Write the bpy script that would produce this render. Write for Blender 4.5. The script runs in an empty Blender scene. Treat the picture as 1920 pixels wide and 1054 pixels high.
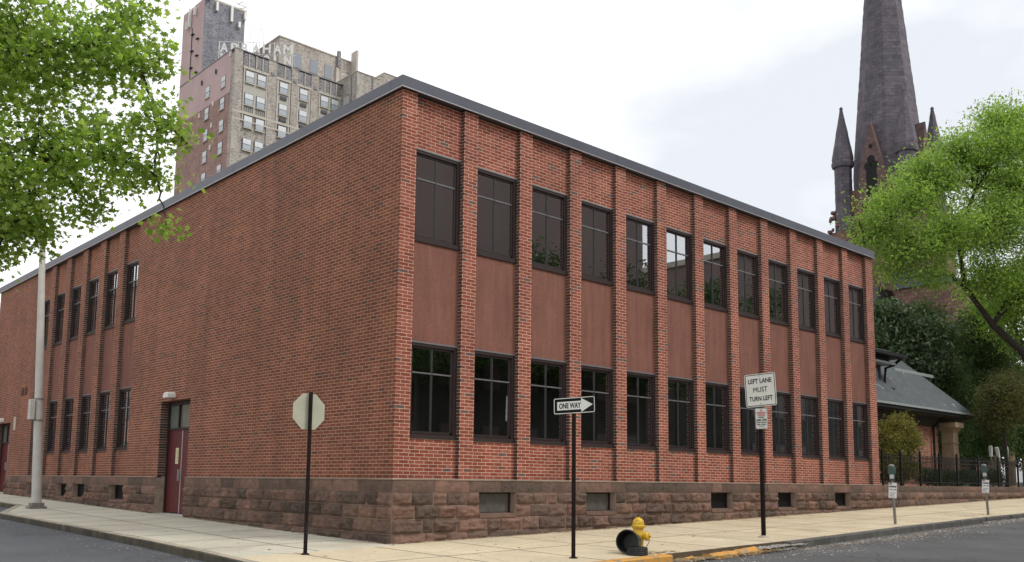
import bpy, bmesh, math, random
import numpy as np
from mathutils import Vector, Matrix
random.seed(7); RNG = np.random.default_rng(11)
scene = bpy.context.scene
COL = scene.collection
R = math.radians

# ------------------------------------------------------------------ camera
CAM = np.array([-9.9481, -13.9301, -0.0435])
yaw, pitch, roll, fpx, ppy = 0.7464, 0.1209, 0.0110, 1727.6, 693.66
Fv = Vector((math.sin(yaw)*math.cos(pitch), math.cos(yaw)*math.cos(pitch), math.sin(pitch)))
Rv = Vector((math.cos(yaw), -math.sin(yaw), 0)); Uv = Rv.cross(Fv)
R2 = Rv*math.cos(roll)+Uv*math.sin(roll); U2 = -Rv*math.sin(roll)+Uv*math.cos(roll)
cam_d = bpy.data.cameras.new('camera'); cam = bpy.data.objects.new('camera', cam_d); COL.objects.link(cam)
m = Matrix((R2, U2, -Fv)).transposed().to_4x4(); m.translation = Vector(CAM); cam.matrix_world = m
cam_d.sensor_width = 36; cam_d.lens = fpx/1920*36; cam_d.shift_y = (ppy-527)/1920
cam_d.clip_start = 0.05; cam_d.clip_end = 5000
scene.camera = cam

# ------------------------------------------------------------------ sky and sun (bright overcast)
SUN_EL, SUN_AZ = 48.0, 148.0           # azimuth measured from +Y towards +X
w = bpy.data.worlds.new('World'); scene.world = w; w.use_nodes = True
nt = w.node_tree; nt.nodes.clear()
out = nt.nodes.new('ShaderNodeOutputWorld'); bg = nt.nodes.new('ShaderNodeBackground')
sky = nt.nodes.new('ShaderNodeTexSky'); sky.sky_type = 'NISHITA'; sky.sun_disc = False
sky.sun_elevation = R(SUN_EL); sky.sun_rotation = R(SUN_AZ)
tc = nt.nodes.new('ShaderNodeTexCoord'); mp = nt.nodes.new('ShaderNodeMapping'); mp.inputs['Scale'].default_value = (1, 1, 2.2)
n1 = nt.nodes.new('ShaderNodeTexNoise'); n1.inputs['Scale'].default_value = 1.7; n1.inputs['Detail'].default_value = 6; n1.inputs['Roughness'].default_value = .5
rp = nt.nodes.new('ShaderNodeValToRGB'); rp.color_ramp.elements[0].position = .38; rp.color_ramp.elements[1].position = .56
rp.color_ramp.elements[0].color = (7.5, 7.8, 8.3, 1); rp.color_ramp.elements[1].color = (11.5, 11.6, 11.7, 1)
mx = nt.nodes.new('ShaderNodeMix'); mx.data_type = 'RGBA'; mx.inputs[0].default_value = .93
L = nt.links.new
L(tc.outputs['Generated'], mp.inputs['Vector']); L(mp.outputs[0], n1.inputs['Vector']); L(n1.outputs['Fac'], rp.inputs[0])
L(sky.outputs[0], mx.inputs[6]); L(rp.outputs[0], mx.inputs[7]); L(mx.outputs[2], bg.inputs[0]); L(bg.outputs[0], out.inputs[0])
bg.inputs[1].default_value = 0.1
sl = bpy.data.lights.new('sun', 'SUN'); so = bpy.data.objects.new('sun', sl); COL.objects.link(so)
sl.energy = 1.5; sl.angle = R(14); sl.color = (1, .95, .88)
sd = Vector((math.sin(R(SUN_AZ))*math.cos(R(SUN_EL)), math.cos(R(SUN_AZ))*math.cos(R(SUN_EL)), math.sin(R(SUN_EL))))
so.rotation_euler = sd.to_track_quat('Z', 'Y').to_euler()
scene.view_settings.view_transform = 'Standard'; scene.view_settings.look = 'None'
scene.view_settings.exposure = 0.25; scene.view_settings.gamma = 1
scene.cycles.max_bounces = 6; scene.cycles.transparent_max_bounces = 12
scene.cycles.use_denoising = True

def gz(x, y):
    x = max(-60, min(60, x)); y = max(-60, min(60, y))
    return -1.182 + .022*x + .019*y

# ------------------------------------------------------------------ material helpers
def newmat(name):
    mt = bpy.data.materials.new(name); mt.use_nodes = True
    return mt, mt.node_tree, mt.node_tree.nodes['Principled BSDF']
def N(t, kind, **kw):
    n = t.nodes.new(kind)
    for k, v in kw.items():
        if k in n.inputs.keys(): n.inputs[k].default_value = v
        else: setattr(n, k, v)
    return n
def noise(t, scale, detail=4, rough=.55, coord='Object', vec=None):
    if vec is None: vec = N(t, 'ShaderNodeTexCoord').outputs[coord]
    n = N(t, 'ShaderNodeTexNoise', Scale=scale, Detail=detail, Roughness=rough)
    t.links.new(vec, n.inputs['Vector']); return n.outputs['Fac']
def ramp(t, fac, stops):
    r = N(t, 'ShaderNodeValToRGB'); e = r.color_ramp.elements
    while len(e) < len(stops): e.new(.5)
    for i, (p, c) in enumerate(stops): e[i].position = p; e[i].color = (*c, 1) if len(c) == 3 else c
    t.links.new(fac, r.inputs[0]); return r.outputs[0]
def mix(t, fac, a, b, mode='MIX'):
    n = N(t, 'ShaderNodeMix', data_type='RGBA', blend_type=mode)
    for s, v in ((0, fac), (6, a), (7, b)):
        if hasattr(v, 'links'): t.links.new(v, n.inputs[s])
        else: n.inputs[s].default_value = v if s == 0 else ((*v, 1) if len(v) == 3 else v)
    return n.outputs[2]
def bump(t, bs, height, strength=.3, dist=.01):
    b = N(t, 'ShaderNodeBump', Strength=strength, Distance=dist)
    t.links.new(height, b.inputs['Height']); t.links.new(b.outputs[0], bs.inputs['Normal'])
def g3(v): return (v, v, v)
MATS = {}
def simple(name, col, rough=.6, metal=0, var=.12, nscale=6, bmp=.0, spec=None):
    if name in MATS: return MATS[name]
    mt, t, b = newmat(name)
    f = noise(t, nscale, 6)
    c = ramp(t, f, [(.3, tuple(x*(1-var) for x in col)), (.7, tuple(min(1, x*(1+var)) for x in col))])
    t.links.new(c, b.inputs['Base Color']); b.inputs['Roughness'].default_value = rough; b.inputs['Metallic'].default_value = metal
    if spec is not None: b.inputs['Specular IOR Level'].default_value = spec
    if bmp: bump(t, b, noise(t, nscale*8, 4), bmp, .01)
    MATS[name] = mt; return mt
def brickmat(name, cols, mortar, bw=.2229, rh=.0677, ms=.0056, dirt=.25, bstr=.6, dark=.06, darkcol=(.09, .075, .075)):
    mt, t, b = newmat(name)
    uv = N(t, 'ShaderNodeTexCoord').outputs['UV']
    br = N(t, 'ShaderNodeTexBrick', offset=.5, offset_frequency=2, squash=1)
    br.inputs['Scale'].default_value = 1; br.inputs['Brick Width'].default_value = bw; br.inputs['Row Height'].default_value = rh
    br.inputs['Mortar Size'].default_value = ms; br.inputs['Mortar Smooth'].default_value = .25; br.inputs['Bias'].default_value = 0
    br.inputs['Color1'].default_value = (0, 0, 0, 1); br.inputs['Color2'].default_value = (1, 1, 1, 1); br.inputs['Mortar'].default_value = (.5, .5, .5, 1)
    t.links.new(uv, br.inputs['Vector'])
    bc = ramp(t, br.outputs['Color'], [(0, darkcol), (dark, darkcol), (dark+.02, cols[0]), (.5, cols[1]), (1, cols[2])])
    fine = noise(t, 60, 3, vec=uv); bc = mix(t, .35, bc, ramp(t, fine, [(.3, g3(.6)), (.7, g3(1.15))]), 'MULTIPLY')
    mc = mix(t, .5, mortar, ramp(t, noise(t, 9, 5, vec=uv), [(.3, g3(.55)), (.7, g3(1.1))]), 'MULTIPLY')
    c = mix(t, br.outputs['Fac'], bc, mc)
    big = noise(t, .55, 6, .6, vec=uv)
    c = mix(t, 1.0, c, ramp(t, big, [(.3, g3(1-dirt)), (.65, g3(1.08))]), 'MULTIPLY')
    sm = N(t, 'ShaderNodeMapping'); sm.inputs['Scale'].default_value = (2.4, .16, 1); t.links.new(uv, sm.inputs['Vector'])
    c = mix(t, 1, c, ramp(t, noise(t, 1, 5, .6, vec=sm.outputs[0]), [(.32, g3(.80)), (.6, g3(1.04))]), 'MULTIPLY')
    t.links.new(c, b.inputs['Base Color']); b.inputs['Roughness'].default_value = .85
    inv = N(t, 'ShaderNodeMath', operation='SUBTRACT'); inv.inputs[0].default_value = 1; t.links.new(br.outputs['Fac'], inv.inputs[1])
    ad = N(t, 'ShaderNodeMath', operation='MULTIPLY_ADD'); t.links.new(fine, ad.inputs[0]); ad.inputs[1].default_value = .35; t.links.new(inv.outputs[0], ad.inputs[2])
    bump(t, b, ad.outputs[0], bstr, .006)
    return mt
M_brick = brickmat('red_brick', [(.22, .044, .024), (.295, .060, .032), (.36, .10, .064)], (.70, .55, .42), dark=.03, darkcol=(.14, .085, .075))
M_brick_side = brickmat('red_brick_side', [(.165, .040, .020), (.225, .057, .028), (.28, .082, .042)], (.56, .40, .27), dark=.02, darkcol=(.12, .05, .035), dirt=.22)  # side and rear brick and mortar, a darker tone than the front
M_brick_return = brickmat('shaded_header_brick', [(.075, .035, .028), (.12, .05, .038), (.16, .07, .05)], (.62, .50, .40), bw=.4458, dark=.1, darkcol=(.05, .04, .04))  # pilaster returns: dark headers, with the shade on them worked into the colour
M_brick_house = brickmat('orange_brick', [(.36, .12, .07), (.46, .17, .10), (.5, .21, .14)], (.55, .47, .4), dark=.03)
M_tan = brickmat('buff_brick', [(.34, .30, .26), (.43, .385, .335), (.51, .47, .42)], (.45, .42, .39), bw=.30, rh=.085, ms=.008, dark=.12, darkcol=(.22, .17, .14), bstr=.3, dirt=.2)
M_rust_b = brickmat('brown_brick', [(.30, .16, .13), (.36, .20, .16), (.42, .25, .2)], (.42, .32, .28), bw=.30, rh=.085, ms=.008, dark=.05, bstr=.2)
M_grey_b = brickmat('dark_grey_brick', [(.17, .18, .22), (.22, .23, .27), (.29, .29, .31)], (.30, .29, .31), bw=.30, rh=.085, ms=.008, dark=.1, bstr=.2)
M_pinkp = simple('pink_painted_masonry', (.50, .36, .345), .85, var=.08, nscale=.35)
M_opp = simple('brown_render_opposite', (.22, .165, .15), .9, var=.08, nscale=.4)

def stonemat(name, c1, c2, c3, green=.0):
    mt, t, b = newmat(name)
    isl = N(t, 'ShaderNodeNewGeometry').outputs['Random Per Island']
    c = ramp(t, isl, [(0, c1), (.45, c2), (1, c3)])
    c = mix(t, .8, c, ramp(t, noise(t, 5, 8, .7), [(.3, g3(.45)), (.7, g3(1.3))]), 'MULTIPLY')
    c = mix(t, 1, c, ramp(t, noise(t, .9, 4), [(.35, g3(.72)), (.65, g3(1.08))]), 'MULTIPLY')
    if green: c = mix(t, green, c, ramp(t, noise(t, 1.3, 5), [(.5, (.2, .15, .12)), (.62, (.13, .14, .08))]), 'MIX')
    t.links.new(c, b.inputs['Base Color']); b.inputs['Roughness'].default_value = .92
    bump(t, b, noise(t, 11, 12, .72), 1.0, .07)
    return mt
M_stone = stonemat('brownstone', (.11, .075, .058), (.20, .12, .092), (.30, .165, .12), .12)
M_church = stonemat('dark_brownstone', (.11, .075, .075), (.155, .10, .095), (.21, .13, .115))
def coursemat(name, base, rh, bw, mort, col2):
    mt, t, b = newmat(name)
    uv = N(t, 'ShaderNodeTexCoord').outputs['UV']
    br = N(t, 'ShaderNodeTexBrick', offset=.5); br.inputs['Scale'].default_value = 1; br.inputs['Brick Width'].default_value = bw
    br.inputs['Row Height'].default_value = rh; br.inputs['Mortar Size'].default_value = .012; br.inputs['Mortar Smooth'].default_value = .6
    br.inputs['Color1'].default_value = (*base, 1); br.inputs['Color2'].default_value = (*col2, 1); br.inputs['Mortar'].default_value = (*mort, 1)
    t.links.new(uv, br.inputs['Vector'])
    c = mix(t, .8, br.outputs['Color'], ramp(t, noise(t, 1.2, 7, .65), [(.3, g3(.55)), (.7, g3(1.25))]), 'MULTIPLY')
    t.links.new(c, b.inputs['Base Color']); b.inputs['Roughness'].default_value = .9
    ad = N(t, 'ShaderNodeMath', operation='SUBTRACT'); t.links.new(noise(t, 7, 6, .7), ad.inputs[0]); t.links.new(br.outputs['Fac'], ad.inputs[1])
    bump(t, b, ad.outputs[0], .9, .05)
    return mt
M_spire = coursemat('spire_stone', (.11, .10, .125), .32, .62, (.08, .072, .085), (.16, .135, .155))
M_tower = coursemat('tower_stone', (.15, .085, .07), .3, .55, (.07, .05, .045), (.24, .13, .10))
M_fascia = simple('dark_metal_fascia', (.088, .094, .116), .42, .35, var=.08, nscale=1.2)
M_drip = simple('pale_metal_edge', (.42, .42, .44), .4, .5)
M_frame = simple('bronze_window_frame', (.036, .024, .024), .55, .1, var=.15, spec=.3)
M_bar = simple('window_bar_metal', (.24, .24, .26), .3, .4)
M_bar_dark = simple('window_bar_dark', (.05, .048, .048), .4, .3)
M_redpaint = simple('dark_red_door_paint', (.095, .010, .013), .5, var=.08)
M_alu = simple('aluminium', (.5, .48, .47), .4, .6)
M_white = simple('white_paint', (.72, .70, .66), .5, var=.05)
M_paper = simple('white_paper', (.78, .77, .78), .8, var=.04)
M_pale = simple('pale_green_plaster', (.80, .88, .70), .8)
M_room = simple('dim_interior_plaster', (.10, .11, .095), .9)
M_black = simple('black_steel', (.012, .012, .013), .6, .0, var=.3, nscale=20, spec=.2)
M_rustpole = simple('rusty_black_steel', (.012, .008, .007), .75, var=.5, nscale=14, spec=.15)
M_signwhite = simple('sign_white', (.72, .73, .68), .5, var=.05, nscale=8)
M_signback = simple('sign_back_aluminium', (.40, .40, .31), .5, var=.08, nscale=5)
M_ink = simple('sign_black', (.010, .010, .010), .6, spec=.12)
M_redink = simple('sign_red', (.45, .03, .03), .5)
def paintmat():
    mt, t, b = newmat('hydrant_yellow')
    c = ramp(t, noise(t, 6, 5), [(.3, (.55, .33, .02)), (.7, (.75, .47, .035))])
    c = mix(t, ramp(t, noise(t, 22, 7, .7), [(.60, g3(0)), (.64, g3(.9))]), c, (.12, .06, .03)); t.links.new(c, b.inputs['Base Color'])
    b.inputs['Roughness'].default_value = .5; bump(t, b, noise(t, 40, 4), .3, .01); return mt
M_yellow = paintmat()
M_plastic = simple('black_plastic', (.008, .009, .009), .45, var=.2)
M_pole = simple('grey_painted_steel', (.52, .50, .46), .5, var=.12, nscale=3)
M_gal = simple('galvanised_steel', (.20, .18, .165), .55, var=.2, nscale=20)
M_meter = simple('meter_green_grey', (.05, .085, .075), .4, .3, var=.2)
M_boardgrey = simple('weathered_grey_board', (.10, .095, .08), .7, var=.25)
M_kerb = simple('kerb_granite', (.38, .33, .25), .85, var=.3, nscale=5, bmp=.4)
M_kerb_face = simple('dark_kerb_face', (.075, .065, .045), .9, var=.5, nscale=3, bmp=.4)  # kerb faces in a much darker tone than the tops
M_kerb_dark = simple('kerb_dark_stone', (.10, .095, .085), .85, var=.35, nscale=4, bmp=.4)
M_sandstone = simple('buff_sandstone', (.30, .22, .14), .85, var=.2, nscale=3, bmp=.3)
M_timber = simple('dark_stained_timber', (.045, .035, .028), .7, var=.3)
M_gutter = simple('gutter_metal', (.30, .34, .34), .5, var=.1)
M_concr = simple('pale_concrete_trim', (.46, .42, .36), .8, var=.15, nscale=2)
M_lawn = simple('garden_soil_green', (.045, .06, .025), .95, var=.5, nscale=3)
M_bark = simple('bark', (.040, .032, .026), .9, var=.4, nscale=9, bmp=.5)
M_wnd = simple('hotel_blind', (.62, .64, .66), .5, var=.12, nscale=.3)
M_wgl = simple('hotel_pane', (.40, .44, .47), .12, var=.25, nscale=.4)
M_sash = simple('dark_sash', (.06, .06, .065), .6)

M_flash = simple('dull_head_flashing', (.17, .165, .17), .5, .2)
def panelmat():
    mt, t, b = newmat('brown_aggregate_panel')
    c = ramp(t, noise(t, 1.3, 4), [(.3, (.215, .088, .062)), (.7, (.27, .112, .080))])
    v = N(t, 'ShaderNodeTexVoronoi', Scale=75.0); t.links.new(N(t, 'ShaderNodeTexCoord').outputs['Object'], v.inputs['Vector'])
    st = N(t, 'ShaderNodeMapping'); st.inputs['Scale'].default_value = (5, 5, .5); t.links.new(N(t, 'ShaderNodeTexCoord').outputs['Object'], st.inputs['Vector'])
    c = mix(t, 1, c, ramp(t, noise(t, 1.5, 5, .6, vec=st.outputs[0]), [(.35, g3(.82)), (.65, g3(1.06))]), 'MULTIPLY')
    c = mix(t, .8, c, ramp(t, v.outputs['Distance'], [(.1, g3(1.55)), (.35, g3(1.0)), (.7, g3(.62))]), 'MULTIPLY')
    t.links.new(c, b.inputs['Base Color']); b.inputs['Roughness'].default_value = .85
    bump(t, b, v.outputs['Distance'], .5, .006); return mt
M_panel = panelmat()
def glassmat():
    mt, t, b = newmat('tinted_window_glass'); t.nodes.remove(b)
    o = [n for n in t.nodes if n.type == 'OUTPUT_MATERIAL'][0]
    tr = N(t, 'ShaderNodeBsdfTransparent'); tr.inputs[0].default_value = (.82, .86, .82, 1)
    gl = N(t, 'ShaderNodeBsdfGlossy'); gl.inputs['Roughness'].default_value = .012; gl.inputs[0].default_value = (.95, .97, 1, 1)
    fr = N(t, 'ShaderNodeFresnel', IOR=2.1); ms = N(t, 'ShaderNodeMixShader')
    ad = N(t, 'ShaderNodeMath', operation='MULTIPLY_ADD'); ad.inputs[1].default_value = .8; ad.inputs[2].default_value = .36
    t.links.new(fr.outputs[0], ad.inputs[0]); t.links.new(ad.outputs[0], ms.inputs[0]); t.links.new(tr.outputs[0], ms.inputs[1]); t.links.new(gl.outputs[0], ms.inputs[2]); t.links.new(ms.outputs[0], o.inputs[0])
    return mt
M_glass = glassmat()
def slabmat(name, c1, c2, sx, sy, ox=0, oy=0, stain=(.33, .22, .12)):
    mt, t, b = newmat(name)
    tcn = N(t, 'ShaderNodeTexCoord'); mpn = N(t, 'ShaderNodeMapping'); mpn.inputs['Location'].default_value = (ox, oy, 0)
    t.links.new(tcn.outputs['Object'], mpn.inputs['Vector'])
    # slightly wandering joints
    nz = N(t, 'ShaderNodeTexNoise', Scale=.8, Detail=3.0); t.links.new(tcn.outputs['Object'], nz.inputs['Vector'])
    va = N(t, 'ShaderNodeVectorMath', operation='MULTIPLY_ADD'); t.links.new(nz.outputs['Color'], va.inputs[0]); va.inputs[1].default_value = (.07, .07, 0); t.links.new(mpn.outputs[0], va.inputs[2])
    br = N(t, 'ShaderNodeTexBrick', offset=0.0); br.inputs['Scale'].default_value = 1; br.inputs['Brick Width'].default_value = sx; br.inputs['Row Height'].default_value = sy
    br.inputs['Mortar Size'].default_value = .024; br.inputs['Mortar Smooth'].default_value = .3; br.inputs['Color1'].default_value = (*c1, 1); br.inputs['Color2'].default_value = (*c2, 1); br.inputs['Mortar'].default_value = (c1[0]*.16, c1[1]*.14, c1[2]*.13, 1)
    t.links.new(va.outputs[0], br.inputs['Vector'])
    c = mix(t, .7, br.outputs['Color'], ramp(t, noise(t, 1.1, 8, .65), [(.3, g3(.78)), (.7, g3(1.12))]), 'MULTIPLY')
    c = mix(t, .8, c, ramp(t, noise(t, 22, 6, .7), [(.25, g3(.75)), (.6, g3(1.05))]), 'MULTIPLY')
    c = mix(t, ramp(t, noise(t, .45, 5, .6), [(.55, g3(0)), (.75, g3(.45))]), c, stain)
    v = N(t, 'ShaderNodeTexVoronoi', feature='DISTANCE_TO_EDGE', Scale=.38); t.links.new(va.outputs[0], v.inputs['Vector'])
    t.links.new(mix(t, ramp(t, v.outputs['Distance'], [(0, g3(.55)), (.004, g3(0))]), c, (.1, .08, .06)), b.inputs['Base Color'])
    b.inputs['Roughness'].default_value = .9
    bump(t, b, noise(t, 30, 6), .25, .01); return mt
M_walkL = slabmat('sidewalk_grey_concrete', (.58, .55, .45), (.54, .51, .41), 1.55, 1.52, .1, .3)
M_walkR = slabmat('sidewalk_tan_concrete', (.65, .55, .38), (.61, .51, .35), 1.6, 2.05, .5, .12)
def asphalt(name, c, crack):
    mt, t, b = newmat(name)
    o = N(t, 'ShaderNodeTexCoord').outputs['Object']
    cc = ramp(t, noise(t, .5, 6), [(.3, tuple(x*.75 for x in c)), (.7, tuple(x*1.25 for x in c))])
    cc = mix(t, .9, cc, ramp(t, noise(t, 45, 6, .8), [(.3, g3(.55)), (.52, g3(1)), (.75, g3(1.35))]), 'MULTIPLY')
    v = N(t, 'ShaderNodeTexVoronoi', feature='DISTANCE_TO_EDGE', Scale=1.4)
    nz = N(t, 'ShaderNodeTexNoise', Scale=2.2, Detail=5.0); t.links.new(o, nz.inputs['Vector'])
    va = N(t, 'ShaderNodeVectorMath', operation='MULTIPLY_ADD'); t.links.new(nz.outputs['Color'], va.inputs[0]); va.inputs[1].default_value = (.6, .6, 0); t.links.new(o, va.inputs[2]); t.links.new(va.outputs[0], v.inputs['Vector'])
    cf = mix(t, ramp(t, noise(t, .35, 3), [(.47, g3(0)), (.56, g3(crack))]), g3(0), ramp(t, v.outputs['Distance'], [(0, g3(1)), (.022, g3(0))]))
    cc = mix(t, cf, cc, (.012, .012, .013))
    t.links.new(cc, b.inputs['Base Color']); b.inputs['Roughness'].default_value = .85
    bump(t, b, noise(t, 60, 5, .7), .6, .012); return mt
M_road = asphalt('asphalt', (.105, .105, .105), .9)
M_roadL = asphalt('asphalt_side_street', (.082, .088, .098), 1.0)
M_earth = simple('distant_ground', (.10, .10, .09), .95, var=.3, nscale=.3)
def yellowkerb():
    mt, t, b = newmat('yellow_painted_kerb')
    c = mix(t, ramp(t, noise(t, 7, 7, .7), [(.5, g3(0)), (.62, g3(1))]), (.62, .30, .05), (.30, .24, .16))
    t.links.new(c, b.inputs['Base Color']); b.inputs['Roughness'].default_value = .75; bump(t, b, noise(t, 20, 6), .4, .01); return mt
M_ykerb = yellowkerb()
def slatemat():
    mt, t, b = newmat('slate_roof')
    uv = N(t, 'ShaderNodeTexCoord').outputs['UV']
    br = N(t, 'ShaderNodeTexBrick', offset=.5); br.inputs['Scale'].default_value = 1; br.inputs['Brick Width'].default_value = .22; br.inputs['Row Height'].default_value = .13
    br.inputs['Mortar Size'].default_value = .007; br.inputs['Color1'].default_value = (.060, .074, .084, 1); br.inputs['Color2'].default_value = (.085, .10, .112, 1); br.inputs['Mortar'].default_value = (.05, .06, .065, 1)
    t.links.new(uv, br.inputs['Vector'])
    c = mix(t, .6, br.outputs['Color'], ramp(t, noise(t, 2.5, 6), [(.3, g3(.7)), (.7, g3(1.2))]), 'MULTIPLY')
    c = mix(t, ramp(t, noise(t, 3.3, 1), [(.735, g3(0)), (.75, g3(1))]), c, (.4, .42, .42))
    t.links.new(c, b.inputs['Base Color']); b.inputs['Roughness'].default_value = .7; bump(t, b, br.outputs['Fac'], -.4, .01); return mt
M_slate = slatemat()
def leafmat(name, dark, mid, light, trans=.35, rough=.5, spec=.3):
    mt, t, b = newmat(name)
    isl = N(t, 'ShaderNodeNewGeometry').outputs['Random Per Island']
    c = ramp(t, isl, [(0, dark), (.5, mid), (1, light)])
    c = mix(t, 1, c, ramp(t, noise(t, .9, 3), [(.35, g3(.8)), (.65, g3(1.15))]), 'MULTIPLY')
    t.links.new(c, b.inputs['Base Color']); b.inputs['Roughness'].default_value = rough; b.inputs['Specular IOR Level'].default_value = spec
    o = [n for n in t.nodes if n.type == 'OUTPUT_MATERIAL'][0]
    tl = N(t, 'ShaderNodeBsdfTranslucent'); ms = N(t, 'ShaderNodeMixShader', Fac=trans)
    t.links.new(mix(t, 1, c, (1.5, 1.6, .8), 'MULTIPLY'), tl.inputs[0]); t.links.new(b.outputs[0], ms.inputs[1]); t.links.new(tl.outputs[0], ms.inputs[2]); t.links.new(ms.outputs[0], o.inputs[0])
    return mt
M_leaf_maple = leafmat('maple_leaves', (.15, .23, .05), (.25, .36, .085), (.40, .50, .15), .58)
M_leaf_big = leafmat('street_tree_leaves', (.15, .24, .055), (.24, .35, .085), (.35, .46, .14), .5)
M_leaf_far = leafmat('opposite_tree_leaves', (.03, .055, .02), (.05, .085, .03), (.08, .125, .045), .3)
M_leaf_dark = leafmat('dark_evergreen_leaves', (.045, .085, .035), (.08, .13, .05), (.13, .19, .08), .35)
M_leaf_mag = leafmat('glossy_magnolia_leaves', (.05, .085, .04), (.09, .15, .075), (.24, .31, .19), .25, .3, .6)
M_leaf_red = leafmat('reddish_maple_leaves', (.06, .08, .03), (.11, .12, .045), (.17, .13, .07), .3)
M_leaf_shrub = leafmat('yellow_green_shrub_leaves', (.09, .10, .025), (.18, .18, .045), (.30, .24, .08), .35)
M_leaf_hedge = leafmat('hedge_leaves', (.02, .045, .012), (.04, .08, .02), (.07, .12, .035), .25)
M_grit = leafmat('grit_and_litter', (.16, .13, .10), (.3, .28, .25), (.55, .52, .48), 0)
M_litter = leafmat('leaf_litter', (.16, .09, .04), (.30, .19, .08), (.45, .36, .18), .1)

# ------------------------------------------------------------------ object helpers
def props(o, label=None, cat=None, group=None, kind=None):
    if label: o['label'] = label
    if cat: o['category'] = cat
    if group: o['group'] = group
    if kind: o['kind'] = kind
    return o
def empty(name, loc, label, cat, group=None):
    o = bpy.data.objects.new(name, None); COL.objects.link(o); o.location = loc; o.empty_display_size = .3
    return props(o, label, cat, group)
def link(name, me, parent=None, loc=None):
    o = bpy.data.objects.new(name, me); COL.objects.link(o)
    if parent is not None: o.parent = parent
    if loc is not None: o.location = loc
    return o
def wloc(o):
    v = Vector(o.location)
    while o.parent: o = o.parent; v += Vector(o.location)
    return v
class MB:
    """collects geometry in world coordinates"""
    def __init__(s): s.v = []; s.f = []; s.mi = []; s.cur = 0
    def add(s, vs, fs):
        n = len(s.v); s.v += [tuple(v) for v in vs]; s.f += [tuple(i+n for i in f) for f in fs]; s.mi += [s.cur]*len(fs); return s
    def box(s, x0, x1, y0, y1, z0, z1):
        x0, x1 = min(x0, x1), max(x0, x1); y0, y1 = min(y0, y1), max(y0, y1); z0, z1 = min(z0, z1), max(z0, z1)
        return s.add([(x0, y0, z0), (x1, y0, z0), (x1, y1, z0), (x0, y1, z0), (x0, y0, z1), (x1, y0, z1), (x1, y1, z1), (x0, y1, z1)],
                     [(0, 3, 2, 1), (4, 5, 6, 7), (0, 1, 5, 4), (1, 2, 6, 5), (2, 3, 7, 6), (3, 0, 4, 7)])
    def prism(s, pts, h0, h1, axis='z'):
        n = len(pts)
        def P(p, h): return {'z': (p[0], p[1], h), 'y': (p[0], h, p[1]), 'x': (h, p[0], p[1])}[axis]
        return s.add([P(p, h0) for p in pts]+[P(p, h1) for p in pts], [tuple(range(n))[::-1], tuple(range(n, 2*n))]+[(i, (i+1) % n, n+(i+1) % n, n+i) for i in range(n)])
    def rings(s, rings, cap=True):
        k = len(rings[0]); vs = [p for r in rings for p in r]; fs = []
        for i in range(len(rings)-1):
            for j in range(k): fs.append((i*k+j, i*k+(j+1) % k, (i+1)*k+(j+1) % k, (i+1)*k+j))
        if cap: fs += [tuple(range(k))[::-1], tuple((len(rings)-1)*k+j for j in range(k))]
        return s.add(vs, fs)
    def lathe(s, c, prof, seg=20, axis=(0, 0, 1), cap=True, rot=0):
        """prof = [(radius, height)...] about axis through c"""
        A = Vector(axis).normalized(); a = A.orthogonal().normalized() if abs(A.z) < .99 else Vector((1, 0, 0)); b = A.cross(a)
        rs = [[tuple(Vector(c)+A*h+(a*math.cos(rot+2*math.pi*j/seg)+b*math.sin(rot+2*math.pi*j/seg))*r) for j in range(seg)] for r, h in prof]
        return s.rings(rs, cap)
    def tube(s, pts, r, seg=8):
        pts = [Vector(p) for p in pts]; rr = r if isinstance(r, (list, tuple)) else [r]*len(pts); rs = []
        for i, p in enumerate(pts):
            d = (pts[min(i+1, len(pts)-1)]-pts[max(i-1, 0)]).normalized()
            a = d.cross(Vector((0.13, .27, .95))).normalized(); b = d.cross(a)
            rs.append([tuple(p+(a*math.cos(2*math.pi*j/seg)+b*math.sin(2*math.pi*j/seg))*rr[i]) for j in range(seg)])
        return s.rings(rs)
    def torus(s, c, Rr, r, axis=(0, 0, 1), seg=24, k=8):
        A = Vector(axis).normalized(); a = A.orthogonal().normalized(); b = A.cross(a); rs = []
        for i in range(seg+1):
            t = 2*math.pi*i/seg; d = a*math.cos(t)+b*math.sin(t)
            rs.append([tuple(Vector(c)+d*(Rr+r*math.cos(2*math.pi*j/k))+A*r*math.sin(2*math.pi*j/k)) for j in range(k)])
        return s.rings(rs, False)
    def mesh(s, name, mats, base=(0, 0, 0), bevel=0, smooth=False, uv=True):
        me = bpy.data.meshes.new(name); bx, by, bz = base
        me.from_pydata([(v[0]-bx, v[1]-by, v[2]-bz) for v in s.v], [], s.f)
        for i, x in enumerate(s.mi): me.polygons[i].material_index = x
        bm = bmesh.new(); bm.from_mesh(me)
        bmesh.ops.recalc_face_normals(bm, faces=bm.faces)
        if bevel: bmesh.ops.bevel(bm, geom=bm.edges[:], offset=bevel, segments=2, affect='EDGES', profile=.5, clamp_overlap=True)
        if uv:
            lay = bm.loops.layers.uv.new('UVMap')
            for f in bm.faces:
                n = f.normal; ax = max(range(3), key=lambda k: abs(n[k]))
                for lp in f.loops:
                    x, y, z = lp.vert.co.x+bx, lp.vert.co.y+by, lp.vert.co.z+bz
                    lp[lay].uv = ((y, z), (x, z), (x, y))[ax]
        bm.to_mesh(me); bm.free()
        if smooth:
            for p in me.polygons: p.use_smooth = True
            me.set_sharp_from_angle(angle=R(35))
        for mt in (mats if isinstance(mats, (list, tuple)) else [mats]): me.materials.append(mt)
        return me
    def build(s, name, mats, parent=None, **kw):
        base = wloc(parent) if parent is not None else (0, 0, 0)
        return link(name, s.mesh(name, mats, base, **kw), parent)
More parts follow.
